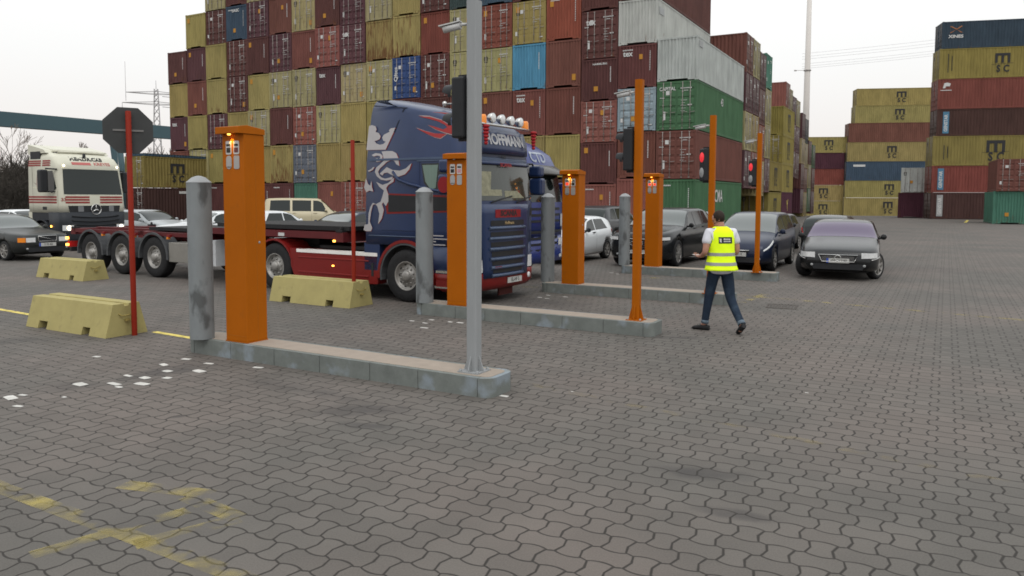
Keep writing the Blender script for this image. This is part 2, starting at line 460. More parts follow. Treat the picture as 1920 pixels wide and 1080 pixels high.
def dup(o, parent=None):
    c = o.copy(); COL.objects.link(c)
    if parent is not None: c.parent = parent
    for ch in kids(o): dup(ch, c)
    return c
_TXT = {}
def text_mesh(s, size, bold=0.0, sx=1.0, depth=0.0):
    """letters as a flat mesh in x (right), y (up), centred"""
    key = (s, size, bold, sx, depth)
    if key in _TXT: return _TXT[key]
    cu = bpy.data.curves.new("letters", 'FONT'); cu.body = s; cu.size = size; cu.offset = bold; cu.resolution_u = 3
    cu.align_x = 'CENTER'; cu.align_y = 'CENTER'
    if depth: cu.extrude = depth
    t = bpy.data.objects.new("letters", cu); COL.objects.link(t)
    bpy.context.view_layer.update()
    ev = t.evaluated_get(bpy.context.evaluated_depsgraph_get())
    me = ev.to_mesh()
    V = [(v.co.x * sx, v.co.y, v.co.z) for v in me.vertices]; F = [tuple(p.vertices) for p in me.polygons]
    ev.to_mesh_clear(); bpy.data.objects.remove(t); bpy.data.curves.remove(cu)
    _TXT[key] = (V, F)
    return V, F
def put_text(mb, s, size, M, mi=0, bold=0.0, sx=1.0):
    V, F = text_mesh(s, size, bold, sx)
    mb.add(V, F, mi, False, M)
def frame(o, xa, ya):
    """matrix taking flat letters (x right, y up) to a plane at o with right = xa and up = ya"""
    xa = Vector(xa).normalized(); ya = Vector(ya).normalized(); za = xa.cross(ya)
    return Matrix(((xa.x, ya.x, za.x, o[0]), (xa.y, ya.y, za.y, o[1]), (xa.z, ya.z, za.z, o[2]), (0, 0, 0, 1)))
R = random.Random(7)

# ------------------------------------------------------------------ the yard
def yard_z(x, y):
    d = max(0.0, y - 80.0)
    return -min(1.15, 0.00045 * d * d if d < 20 else 0.18 + (d - 20) * 0.033)
def make_ground():
    xs = [-1500, -600, -250, -120] + list(range(-100, 101, 10)) + [120, 250, 600, 1500]
    ys = [-300, -60, -12, 0, 12, 25, 45, 60, 70, 76, 82, 88, 94, 100, 106, 112, 120, 130, 150, 200, 400, 900, 2500]
    mb = MB()
    v = [(x, y, yard_z(x, y)) for y in ys for x in xs]
    n = len(xs)
    f = [(j * n + i, j * n + i + 1, (j + 1) * n + i + 1, (j + 1) * n + i) for j in range(len(ys) - 1) for i in range(n - 1)]
    mb.add(v, f, 0, True)
    return tag(mb.build("ground", paver_material(TH)), kind="structure")
make_ground()

def strip(name, pts, w, m, z=0.004):
    """a painted line on the paving through world points"""
    mb = MB(); pts = [site(*q) if q[1] < 50 else q for q in pts]
    for (a, b) in zip(pts, pts[1:]):
        a = Vector((*a, z)); b = Vector((*b, z)); d = (b - a).normalized(); s = Vector((-d.y, d.x, 0)) * w / 2
        n = max(1, int((b - a).length / 1.0)); v = []; f = []
        for i in range(n + 1):
            c = a.lerp(b, i / n); v += [c - s, c + s]
        for i in range(n): f.append((2 * i, 2 * i + 2, 2 * i + 3, 2 * i + 1))
        mb.add(v, f)
    return tag(mb.build(name, m), kind="structure")
strip("yellow_line", [(-12.5, 15.9), (-9.34, 13.8), (-8.3, 13.1)], .10, M_['yhard'])
strip("yellow_line", [(-5.42, 11.43), (-4.36, 10.72)], .10, M_['yhard'])
strip("faint_yellow_line", [(-1.78, 9.63), (0.23, 8.1), (3.55, 5.21), (4.6, 4.3)], .11, M_['yfaint'])
strip("worn_yellow_line", [(-4.6, 5.85), (-3.57, 5.14), (-1.48, 3.89), (-.6, 3.3)], .13, M_['yworn'])
strip("faint_yellow_line", [(4.3, 16.2), (5.63, 15.1), (8.41, 12.6), (11.5, 9.9)], .12, M_['yworn'])
strip("worn_yellow_arrow", [(4.45, 14.7), (5.4, 16.1)], .16, M_['yworn'])
strip("worn_yellow_arrow", [(3.1, 19.55), (3.9, 19.2)], .16, M_['yworn'])
strip("worn_yellow_arrow", [(-2.75, 5.2), (-2.05, 5.02)], .15, M_['yworn'])
strip("worn_yellow_arrow", [(-2.2, 4.98), (-1.72, 4.62), (-2.2, 4.25)], .14, M_['yworn'])
strip("worn_yellow_arrow", [(-2.72, 4.12), (-2.1, 4.75)], .12, M_['yworn'])
strip("far_yellow_line", [(44.3, 74.0), (39.6, 66.5)], .22, M_['yhard'])
strip("yellow_line", [(-1.2, 18.2), (1.05, 16.95)], .10, M_['yworn'])

PATCH = [(-4.69,8.13,.22),(-4.33,8.15,.19),(-4.21,8.01,.11),(-4.03,8.15,.18),(-4.37,8.53,.14),(-4.13,8.43,.16),(-3.88,8.43,.14),(-4.03,8.77,.16),(-4.23,9.12,.15),(-4.09,9.44,.13),(-3.66,8.77,.22),(-3.71,9.18,.13),(-3.03,8.96,.14),(-5.30,9.59,.12),(-5.08,7.57,.21),(-5.02,7.67,.10),(-4.80,7.25,.11),(-4.55,7.59,.07),(-1.37,11.78,.15),(-1.41,12.24,.12),(-1.34,12.57,.12),(-1.01,12.35,.12),(-.84,12.27,.15),(-1.65,12.46,.10),(.57,15.47,.11),(.76,15.81,.11),(.71,15.30,.11),(1.10,15.55,.12),(2.70,20.66,.12),(2.82,20.34,.11),(-.08,7.63,.12),(.63,7.81,.04),(3.06,7.76,.05)]
for x, y, w in PATCH:
    x, y = site(x, y)
    mb = MB(); a = TH + R.uniform(-.25, .25); w *= .9; L = w * R.uniform(.8, 1.1); D = w * R.uniform(.42, .62)
    pts = []
    for (sx, sy) in ((-1, -1), (0, -1.1), (1, -1), (1.05, 0), (1, 1), (0, 1.08), (-1, 1), (-1.06, 0)):
        px, py = sx * L / 2 * R.uniform(.88, 1.08), sy * D / 2 * R.uniform(.85, 1.1)
        pts.append((px * math.cos(a) - py * math.sin(a), px * math.sin(a) + py * math.cos(a)))
    mb.poly(pts, lambda p, q: (p, q, 0.0))
    o = mb.build("white_paint_patch", M_['wpatch'], loc=(x, y, .004)); tag(o, kind="structure")

# inspection cover let into the paving
def drain():
    r = empty("drain_cover", (5.05, 14.16, 0), -.42, "rusty square drain grate in a sunken frame in the paving", "drain cover")
    f = MB(); w, d = .27, .30
    f.box(-w, w, -d, -d + .03, -.02, .006).box(-w, w, d - .03, d, -.02, .006).box(-w, -w + .03, -d + .03, d - .03, -.02, .006).box(w - .03, w, -d + .03, d - .03, -.02, .006)
    f.build("frame", M_['iron'], r)
    g = MB()
    for i in range(9):
        x = -w + .05 + i * .055
        g.box(x, x + .028, -d + .03, d - .03, -.02, .0055)
    g.build("grate", M_['iron'], r)
drain()

# ------------------------------------------------------------------ traffic islands
def island(front_left, length, label):
    depth, hgt = .50, .20
    r = empty("kerb_island", (front_left[0], front_left[1], 0), TH, label, "traffic island", "traffic islands between the lanes")
    def ring(x0, x1, y0, y1, rad_):
        pts = []
        for cx, cy, a0 in ((x1 - rad_, y0 + rad_, -90), (x1 - rad_, y1 - rad_, 0), (x0 + rad_, y1 - rad_, 90), (x0 + rad_, y0 + rad_, 180)):
            for k in range(5):
                a = rad(a0 + 22.5 * k); pts.append((cx + rad_ * math.cos(a), cy + rad_ * math.sin(a)))
        return pts
    core = MB(); core.prism(ring(.012, length - .012, .012, depth - .012, .1), 0, hgt - .012, 0, None, 'xy')
    core.build("bedding", mat("joint_mortar", (.12, .115, .11), .9), r)
    # kerbstones: straight runs along both long sides, ends with rounded corners
    k = MB(); kw = .10; n = 6
    xs = [.16 + (length - .32) * i / n for i in range(n + 1)]
    xs = [xs[0]] + [x + R.uniform(-.05, .05) for x in xs[1:-1]] + [xs[-1]]
    for i in range(n):
        a, c = xs[i] + .004, xs[i + 1] - .004
        k.box(a, c, 0 + R.uniform(0, .004), kw, -.02, hgt); k.box(a, c, depth - kw, depth, -.02, hgt)
    for x0, sgn in ((xs[0] - .004, -1), (xs[-1] + .004, 1)):
        rr = .12; xe = x0 + sgn * .15; pts = []
        for cy, a0 in ((rr, -90), (depth - rr, 0)):
            for q in range(7):
                a = rad(a0 + 15 * q); pts.append((xe - sgn * rr + sgn * rr * math.cos(a), cy + rr * math.sin(a)))
        pts = [(x0, 0)] + pts + [(x0, depth)]
        inner = [(x0, depth - kw), (xe - sgn * kw, depth - kw), (xe - sgn * kw, kw), (x0, kw)]
        k.prism(pts + inner, -.02, hgt, 0, None, 'xy')
    k.build("kerbstones", M_['concrete'], r, bevel=.012)
    s = MB(); s.prism(ring(.06, length - .06, .06, depth - .06, .08), hgt - .03, hgt + .004, 0, None, 'xy')
    s.build("slab", M_['slab'], r)
    return r
ISL = [((-4.30, 9.93), 4.66, "long concrete kerb island nearest the camera, carrying the grey steel post"),
       ((-1.72, 13.24), 4.34, "concrete kerb island right beside the red and blue truck, second from the camera"),
       ((.60, 16.42), 4.1, "concrete kerb island just behind the walking man's legs"),
       ((2.92, 20.62), 4.08, "farthest concrete kerb island, in front of the black and navy cars")]
for a in ISL: island(*a)

# ------------------------------------------------------------------ steel bollards
def bollard(loc, h, label, first=[]):
    r = empty("bollard", (loc[0], loc[1], .204), R.uniform(0, 6), label, "bollard", "steel bollards at the island ends")
    b = MB(); rr = .15
    b.lathe([(rr, 0), (rr, h - .09)], 32)
    b.build("tube", M_['galv'], r)
    c = MB(); c.lathe([(rr + .003, h - .09), (rr + .003, h - .082), (rr * .985, h - .078), (rr * .55, h - .022), (rr * .2, h - .003), (0.001, h)], 32)
    c.build("cap", M_['galvp'], r)
    return r
bollard((-4.03, 9.80), 2.085, "blotchy grey steel bollard left of the nearest orange ticket pillar")
bollard((-1.53, 13.27), 2.0, "grey steel bollard standing before the red and blue truck's front wheel")
bollard((.78, 16.70), 1.92, "darker grey steel bollard in front of the plain blue truck cab")
bollard((3.06, 20.80), 1.95, "grey steel bollard in front of the black off-roader")

# ------------------------------------------------------------------ orange ticket pillars
def kiosk(center, label, lamp, reader, h):
    r = empty("ticket_pillar", (center[0], center[1], .204), TH, label, "ticket pillar", "orange ticket pillars on the islands")
    w, d = .385, .32
    b = MB(); b.box(-w / 2, w / 2, -d / 2, d / 2, .012, h); b.build("housing", M_['orange'], r, bevel=.006)
    p = MB(); p.box(-w / 2 - .006, w / 2 + .006, -d / 2 - .006, d / 2 + .006, 0, .012); p.build("foot_plate", M_['orange'], r)
    c = MB(); c.prism([(-d / 2 - .085, h + .002), (-d / 2 - .085, h + .085), (-d / 2 + .05, h + .105), (d / 2 + .004, h + .07), (d / 2 + .004, h + .002)], -w / 2 - .03, w / 2 + .012)
    c.v = [Vector((v.y, v.x, v.z)) for v in c.v]
    c.build("cap", M_['orange'], r, bevel=.006)
    seam = MB(); seam.box(-w / 2 + .02, w / 2 - .02, -d / 2 - .0025, -d / 2, .08, .084).box(w / 2, w / 2 + .0015, -d / 2 + .17, -d / 2 + .174, .02, h - .02)
    seam.build("seam", mat("dark_orange_seam", (.30, .10, .008), .6), r)
    lk = MB(); lk.lathe([(.001, .004), (.014, .004), (.016, 0)], 12, axis='x', c=(w / 2 + .0005, -d / 2 + .215, 1.25)); lk.build("door_lock", M_['galvp'], r)
    for i, x in enumerate((-.075, .062)):
        f = MB(); y0 = -d / 2
        f.prism(rr2(x, h - .165, .098, .165, .018), 0, -.006)
        f.v = [Vector((v.x, y0 + v.y, v.z)) for v in f.v]
        ro = f.build("card_reader", mat("reader_frame", (.50, .50, .49), .35, .2, .05), r)
        s = MB(); s.box(x - .034, x + .034, y0 - .011, y0 - .006, h - .145, h - .120); s.build("slot", M_['plastic'], ro)
        s = MB(); s.box(x - .034, x + .034, y0 - .010, y0 - .006, h - .225, h - .165)
        s.build("window", reader[i], ro)
        q = MB(); q.prism(rr2(x, h - .345, .098, .165, .022 if i else .045), 0, -.005)
        q.v = [Vector((v.x, y0 + v.y, v.z)) for v in q.v]
        io = q.build("plate", mat("brushed_plate", (.34, .34, .34), .42, .5, .06, 20), r)
        if i == 0:
            t = MB(); t.box(x - .035, x + .035, y0 - .009, y0 - .005, h - .405, h - .398); t.build("slot", M_['plastic'], io)
    lm = MB(); lm.lathe([(.001, h - .016), (.02, h - .012), (.022, h + .002)], 12, c=(-.015, -d / 2 - .045, 0))
    lm.build("lamp", lamp, r)
    if lamp is M_['litamber']:
        ld = bpy.data.lights.new("pillar_lamp", 'SPOT'); ld.energy = 5.0; ld.color = (1, .55, .10); ld.shadow_soft_size = .012
        ld.spot_size = rad(70); ld.spot_blend = .7
        lo = bpy.data.objects.new("lamp_light", ld); COL.objects.link(lo); lo.parent = r; lo.location = (-.012, -d / 2 - .034, h - .028)
        lo.rotation_euler = (rad(12), 0, 0)
    return r
def rr2(cx, cz, w, h, r_, n=4):
    pts = []
    for sx, sz, a0 in ((1, -1, -90), (1, 1, 0), (-1, 1, 90), (-1, -1, 180)):
        for k in range(n + 1):
            a = rad(a0 + 90 * k / n); pts.append((cx + sx * (w / 2 - r_) + r_ * math.cos(a), cz + sz * (h / 2 - r_) + r_ * math.sin(a)))
    return pts
dk = M_['plastic']; rd = mat("red_reader_window", (.25, .02, .02), .3, emit=(1, .08, .03), estr=.9); mg = mat("dull_red_window", (.10, .035, .04), .4); pk = mat("pink_reader_window", (.45, .22, .25), .4)
def kc(corner): 
    c = Vector((*corner, 0)) - LU * .1925 + LV * .16
    return (c.x, c.y)
kiosk(kc((-3.31, 9.42)), "tall orange ticket pillar nearest the camera, lit amber under its cap", M_['litamber'], (dk, mg), 2.59)
kiosk((-1.11 + .167 + .08, 12.93 - .095 + .139), "orange ticket pillar half hidden by the grey steel post, its lamp unlit", M_['lens'], (dk, pk), 2.46)
kiosk(kc((1.39, 16.03)), "orange ticket pillar before the plain blue truck, amber lamp lit", M_['litamber'], (rd, dk), 2.31)
kiosk(kc((3.88, 20.22)), "farthest orange ticket pillar, before the black off-roader, red reader windows lit", M_['litamber'], (rd, rd), 2.38)

# ------------------------------------------------------------------ signal posts with camera and two-lamp signal
def signal_post(loc, top, label, m, half, sig_z, sig_dir, red, cam_z, flare):
    r = empty("signal_post", (loc[0], loc[1], .204), TH, label, "signal post", "signal posts at the island fronts")
    zt = top - .204
    a = half
    p = MB(); p.prism(rr2(0, 0, 2 * a, 2 * a, a * .35, 3), .012, zt, 0, None, 'xy')
    p.build("pole", m, r)
    c = MB(); c.box(-a * .9, a * .9, -a * .9, a * .9, zt, zt + .008); c.build("end_cap", m, r)
    bp = MB(); s = a + .065
    bp.box(-s, s, -s, s, 0, .012); bo = bp.build("base_plate", m, r)
    g = MB(); gh = .17 if not flare else .24
    for (dx, dy) in ((1, 0), (-1, 0), (0, 1), (0, -1)):
        if dx: g.prism([(dx * a, .012), (dx * (s - .01), .012), (dx * (s - .01), .03), (dx * a, gh)], -.006, .006)
        else:
            k = MB(); k.prism([(dy * a, .012), (dy * (s - .01), .012), (dy * (s - .01), .03), (dy * a, gh)], -.006, .006)
            g.add([Vector((v.y, v.x, v.z)) for v in k.v], k.f)
    g.build("gusset", m, r)
    nb = MB()
    for sx in (-1, 1):
        for sy in (-1, 1): nb.lathe([(.001, .036), (.009, .036), (.009, .028), (.017, .028), (.017, .012)], 8, c=(sx * (s - .025), sy * (s - .025), 0))
    nb.build("bolt", M_['galvp'], r)
    # two-lamp signal on a short bracket on the approach side
    ang = math.atan2(sig_dir[1], sig_dir[0]) - TH
    sg = empty_part("traffic_signal", r, (-a - .11, 0.0, sig_z - .204), ang)
    hb = MB(); hb.box(-.10, .045, -.105, .105, -.31, .31)
    ho = hb.build("signal_housing", M_['plastic'], sg, bevel=.02)
    br = MB(); br.box(-.09, -.03, -.03, .03, .31, .335).box(-.09, -.03, -.03, .03, -.335, -.31)
    br.build("bracket", M_['plastic'], sg)
    for zz in (.312, -.34):
        arm = MB(); arm.box(-a - .12, -a + .002, -.02, .02, sig_z - .204 + zz, sig_z - .204 + zz + .028); arm.build("signal_arm", M_['plastic'], r)
    for i, z in enumerate((.145, -.145)):
        ln = MB(); ln.lathe([(.001, .062), (.05, .058), (.095, .046)], 20, axis='x', c=(0, 0, z))
        ln.build("lens", (M_['litred'] if red else M_['lens']) if i == 0 else M_['lens'], sg)
        vz = MB(); n = 14; v = []; f = []
        for k in range(n + 1):
            t = rad(-20 + 220 * k / n)
            v += [(.045, .108 * math.cos(t), z + .108 * math.sin(t)), (.16 if abs(k - n / 2) < n / 2 - 1 else .09, .103 * math.cos(t), z + .103 * math.sin(t))]
        for k in range(n): f.append((2 * k, 2 * k + 1, 2 * k + 3, 2 * k + 2))
        vz.add(v, f, 0, True)
        if not red: vz.build("visor", M_['plastic'], sg)
    # bullet camera looking down the lane
    cp_ = empty_part("surveillance_camera", r, (-a, 0, cam_z - .204), math.pi + (.25 if not flare else .1))
    cb_ = MB(); cb_.tube([(0, 0, 0), (.075, 0, 0), (.10, 0, -.02)], .016, 8); cb_.build("arm", mat("camera_grey", (.45, .45, .44), .4), cp_)
    ch = MB(); T = Matrix.Translation((.20, 0, -.03)) @ Matrix.Rotation(rad(10), 4, 'Y')
    ch.tube([(-.11, 0, 0), (.08, 0, 0)], .036, 14, M=T); ch.build("camera_body", mat("camera_grey", (.45, .45, .44), .4), cp_)
    sh = MB(); sh.prism([(-.12, .034), (.115, .034), (.115, .046), (-.12, .046)], -.042, .042, M=T); sh.build("sun_shield", mat("camera_grey", (.45, .45, .44), .4), cp_)
    return r
def empty_part(name, parent, loc, rz):
    o = bpy.data.objects.new(name, None); o.empty_display_size = .1; COL.objects.link(o); o.parent = parent; o.location = loc; o.rotation_euler = (0, 0, rz)
    return o
nU = (-LU.x, -LU.y)
signal_post((-.40, 7.88), 4.02, "tall grey galvanised signal post with a black signal, nearest the camera", M_['galvp'], .0625, 2.95, nU, False, 3.80, False)
signal_post((1.86, 11.32), 3.76, "orange signal post with dark signal head on the second island", M_['orange'], .058, 2.745, nU, False, 3.59, True)
signal_post((3.79, 14.54), 3.59, "orange signal post showing a red light, rising behind the walking man", M_['orange'], .055, 2.665, (-.98, -.2), True, 3.41, True)
signal_post((6.02, 18.72), 3.62, "orange signal post showing a red light, before the navy people carrier", M_['orange'], .055, 2.655, (-.98, -.2), True, 3.45, True)

# ------------------------------------------------------------------ red posts
def red_post(loc, h, label, sign):
    r = empty("stop_sign" if sign else "marker_post", (loc[0], loc[1], 0), 0, label, "stop sign" if sign else "post")
    p = MB(); p.lathe([(.038, 0), (.038, h), (.03, h + .004), (.001, h + .004)], 16)
    p.build("post", M_['red'], r)
    if sign:
        a = math.atan2(.53, .85)
        T = Matrix.Translation((0, 0, 2.97)) @ Matrix.Rotation(a, 4, 'Z')
        s = MB(); c = .655 / 2 / math.cos(math.pi / 8)
        pts = [(c * math.cos(math.pi / 8 + k * math.pi / 4), c * math.sin(math.pi / 8 + k * math.pi / 4)) for k in range(8)]
        s.prism(pts, .052, .055, 0, T); so = s.build("sign_back", mat("weathered_sign_back", (.048, .050, .050), .6, 0, .15, 4), r)
        f = MB(); f.prism(pts, .0555, .057, 0, T); f.build("sign_face", M_['red'], r)
        k = MB(); k.box(-.20, -.05, .040, .052, -.013, .013, 0, T).box(.05, .20, .040, .052, -.013, .013, 0, T).box(-.05, .05, .040, .051, -.016, .016, 0, T)
        k.build("clamp", mat("worn_clamp", (.17, .165, .16), .5, .3), r)
    else:
        k = MB(); k.box(-.055, -.03, -.02, .02, h - .55, h - .50); k.build("lug", M_['red'], r)
    return r
red_post((-5.58, 11.15), 3.24, "red post carrying an octagonal sign seen from its dark back, by the yellow barrier", True)
red_post((-2.95, 14.15), 3.06, "thin plain red post at the end of a yellow barrier before the truck", False)

# ------------------------------------------------------------------ yellow concrete barriers
def barrier(corner, L, label):
    c = Vector((*corner, 0)) - LU * L / 2 + LV * .31
    r = empty("concrete_barrier", c, TH, label, "barrier", "yellow concrete barriers")
    h, wb, wt = .47, .33, .205
    def half(s):
        sec = [(-wb, 0), (-wt, h), (-.035, h), (-.03, h - .03), (0, h - .03)]
        return sec
    b = MB(); xs = [-L / 2, -L / 2 + .16 * L, -L / 2 + .27 * L, -L / 2 + .71 * L, -L / 2 + .80 * L, L / 2]
    for i in range(5):
        z0 = .115 if i in (1, 3) else 0
        y = lambda z: wb - (wb - wt) * z / h
        sec = [(-y(z0), z0), (-wt, h), (-.04, h), (-.03, h - .035), (.03, h - .035), (.04, h), (wt, h), (y(z0), z0)]
        k = MB(); k.prism(sec, xs[i], xs[i + 1])
        b.add([Vector((v.y, v.x, v.z)) for v in k.v], k.f)
    b.build("block", M_["yconc"], r, bevel=.003, merge=False)
    g = MB()
    g.tube([(L / 2 - .01, -.13, .33), (L / 2 + .035, -.09, .30), (L / 2 + .04, 0, .30), (L / 2 + .035, .09, .33), (L / 2 - .01, .13, .34)], .009, 6)
    g.box(L / 2 - .005, L / 2 + .045, -.035, .035, .215, .245)
    g.build("coupling", mat("rusty_yellow_steel", (.30, .24, .08), .7, .2, .3, 20), r)
    return r
barrier((-5.87, 10.92), 2.05, "yellow concrete barrier in front of the red sign post")
barrier((-10.50, 18.62), 1.98, "small-looking yellow concrete barrier farthest left, by the trailer's rear wheels")
barrier((-2.99, 13.95), 2.05, "yellow concrete barrier beside the red truck skirt, behind the ticket pillar")

# ------------------------------------------------------------------ shipping containers
CW, CH = 2.438, 2.59
def corr(mb, a0, a1, z0, z1, period, depth, fn, flip=1):
    """trapezoid corrugation from a0 to a1; fn(a, d, z) gives the point"""
    n = max(1, round((a1 - a0) / period)); p = (a1 - a0) / n
    pts = []
    for i in range(n):
        s = a0 + i * p
        pts += [(s, 0), (s + p * .28, 0), (s + p * .5, depth), (s + p * .78, depth)]
    pts.append((a1, 0))
    v = []; f = []
    for a, d in pts: v += [fn(a, d, z0), fn(a, d, z1)]
    for i in range(len(pts) - 1): f.append((2 * i, 2 * i + 2, 2 * i + 3, 2 * i + 1))
    mb.add(v, f)
def container_body(L, front):
    """end at y=0 facing -y, length along +y; x 0..CW, z 0..CH"""
    mb = MB(); p = .10
    for x in (0, CW - p):
        for y in (0, L - p):
            mb.box(x + .003, x + p - .003, y + .003, y + p - .003, .118, CH - .118)
    for x in (-.004, CW - .158):
        for y in (-.004, L - .174):
            for z in (-.012, CH - .106):
                mb.box(x, x + .162, y, y + .178, z, z + .118)
    for x in (.004, CW - .084):
        mb.box(x, x + .08, .178, L - .178, .02, .16); mb.box(x, x + .08, .178, L - .178, CH - .085, CH - .004)
    corr(mb, p, L - p, .16, CH - .085, .276, .036, lambda a, d, z: (.012 + d, a, z))
    corr(mb, p, L - p, .16, CH - .085, .276, .036, lambda a, d, z: (CW - .012 - d, a, z))
    mb.box(.05, CW - .05, .05, L - .05, CH - .035, CH - .02)
    mb.box(.08, CW - .08, .06, L - .06, .14, .16)
    # far end
    corr(mb, p, CW - p, .16, CH - .1, .22, .045, lambda a, d, z: (a, L - .012 - d, z))
    mb.box(.158, CW - .158, L - .08, L - .004, .02, .16); mb.box(.158, CW - .158, L - .08, L - .004, CH - .1, CH - .004)
    if front == 'blank':
        corr(mb, p - .004, CW - p + .004, .15, CH - .1, .212, .046, lambda a, d, z: (a, .012 + d, z))
        mb.box(.158, CW - .158, .004, .08, CH - .105, CH - .004)
        mb.box(.158, CW - .158, .004, .08, .10, .16)
        mb.box(.158, .58, .006, .08, .02, .10); mb.box(CW - .58, CW - .158, .006, .08, .02, .10)
    else:
        mb.box(.158, CW - .158, .004, .08, CH - .12, CH - .004)
        mb.box(.158, CW - .158, .004, .08, .02, .15)
        mb.box(p, CW - p, .075, .085, .15, CH - .12)
    return mb.mesh("container_shell", M_['box'])
BODY = {}
def body(L, front):
    if (L, front) not in BODY: BODY[(L, front)] = container_body(L, front)
    return BODY[(L, front)]
def door_mesh(side, plain):
    mb = MB(); x0, x1 = (.105, CW / 2 - .006) if side == 0 else (CW / 2 + .006, CW - .105)
    z0, z1 = .155, CH - .125
    zs = [(z0, 0)]
    if plain:
        n = 5
        for i in range(1, n):
            z = z0 + (z1 - z0) * i / n; zs += [(z - .03, 0), (z - .018, .014), (z + .018, .014), (z + .03, 0)]
    else:
        n = 5; hgt = (z1 - z0) / n
        for i in range(n):
            b = z0 + i * hgt; zs += [(b + .05, 0), (b + .09, .032), (b + hgt * .42, .032), (b + hgt * .5, 0)]
    zs.append((z1, 0))
    fr = .07
    v = []; f = []
    for z, d in zs: v += [(x0 + fr, .022 + d, z), (x1 - fr, .022 + d, z)]
    for i in range(len(zs) - 1): f.append((2 * i, 2 * i + 1, 2 * i + 3, 2 * i + 2))
    mb.add(v, f)
    mb.box(x0, x0 + fr, .020, .06, z0, z1); mb.box(x1 - fr, x1, .020, .06, z0, z1)
    mb.box(x0 + fr, x1 - fr, .021, .06, z0, z0 + .045); mb.box(x0 + fr, x1 - fr, .021, .06, z1 - .045, z1)
    return mb.mesh("door_leaf", M_['box'])
DOORS = {(s, p): door_mesh(s, p) for s in (0, 1) for p in (0, 1)}
def rod_mesh():
    mb = MB(); mb.tube([(0, -.004, .10), (0, -.004, CH - .07)], .021, 6)
    mb.box(-.05, .05, -.02, .03, .075, .115); mb.box(-.05, .05, -.02, .03, CH - .085, CH - .05)
    mb.tube([(0, -.02, .92), (.30, -.025, .95)], .014, 5)
    for z in (.5, 1.3, 2.0): mb.box(-.045, .045, -.012, .022, z, z + .05)
    return mb.mesh("locking_rod", M_['rod'])
ROD = rod_mesh()
XROD = ((.40, .86), (CW - .86, CW - .40))
# small stencilled data panels: too small to read in the photograph, so only their blocks are shown
def mark_mesh(kind):
    mb = MB(); r = random.Random(kind)
    def row(x, z, n, h=.055, w=.05):
        for i in range(n):
            ww = w * r.uniform(.6, 1.1)
            mb.box(x, x + ww, -.001 - .012, .002, z, z + h); x += ww + .028
    if kind < 3:                      # doors
        row(CW - .98, CH - .42, 9, .06, .055); row(CW - .78, CH - .54, 4, .045)
        for k in range(3 + kind): row(CW - .95 + .05 * (k % 2), 1.55 - .14 * k, r.randint(3, 8), .028, .04)
        if kind != 1: mb.box(.56, .78, .0, .012, CH - .72, CH - .50)
        mb.box(.2 + .1 * kind, .34 + .1 * kind, .0, .014, .55, .80 + .1 * kind)
        if kind == 2: mb.box(CW - .55, CW - .3, .0, .013, 1.28, 1.34); row(.2, 1.7, 4, .05)
        if kind == 0: mb.box(CW - .45, CW - .22, .0, .013, .32, .38)
    elif kind == 3:                   # blank end: upright line of characters
        z = 1.12
        while z < 2.02:
            mb.box(CW - .50, CW - .44, -.003, .004, z, z + .06); z += .088
    elif kind == 4:
        z = 1.0
        while z < 2.2:
            mb.box(CW - .42, CW - .37, -.003, .004, z, z + .06); z += .1
        row(.3, CH - .33, 8, .07, .07)
    return mb.mesh("lettering", M_['white'])
MARK = {k: mark_mesh(k) for k in range(5)}
def mlabel(x, z, w, h):
    mb = MB(); mb.box(x, x + w, -.002, .01, z, z + h); return mb.mesh("warning_label", M_['label'])
LAB = [mlabel(1.85, .34, .26, .34), mlabel(1.35, 1.7, .22, .3), mlabel(.25, 1.95, .26, .34), mlabel(.85, .6, .28, .3)]
def letters(s, size, x, z, bold=0, sx=1.0, y=-.006, vertical=False):
    mb = MB(); ya = (0, 0, 1); xa = (1, 0, 0)
    if vertical: xa, ya = (0, 0, 1), (-1, 0, 0)
    put_text(mb, s, size, frame((x, y, z), xa, ya), 0, bold, sx)
    return mb
TEX = letters("tex", .46, .62, CH - .52, .012).mesh("lettering", M_['white'])
SIDE_X = CW + .004
def side_letters(s, size, y, z, bold=0, sx=1.0, vertical=False):
    mb = MB(); xa, ya = (0, 1, 0), (0, 0, 1)
    if vertical: xa, ya = (0, 0, -1), (0, 1, 0)
    put_text(mb, s, size, frame((SIDE_X, y, z), xa, ya), 0, bold, sx)
    return mb
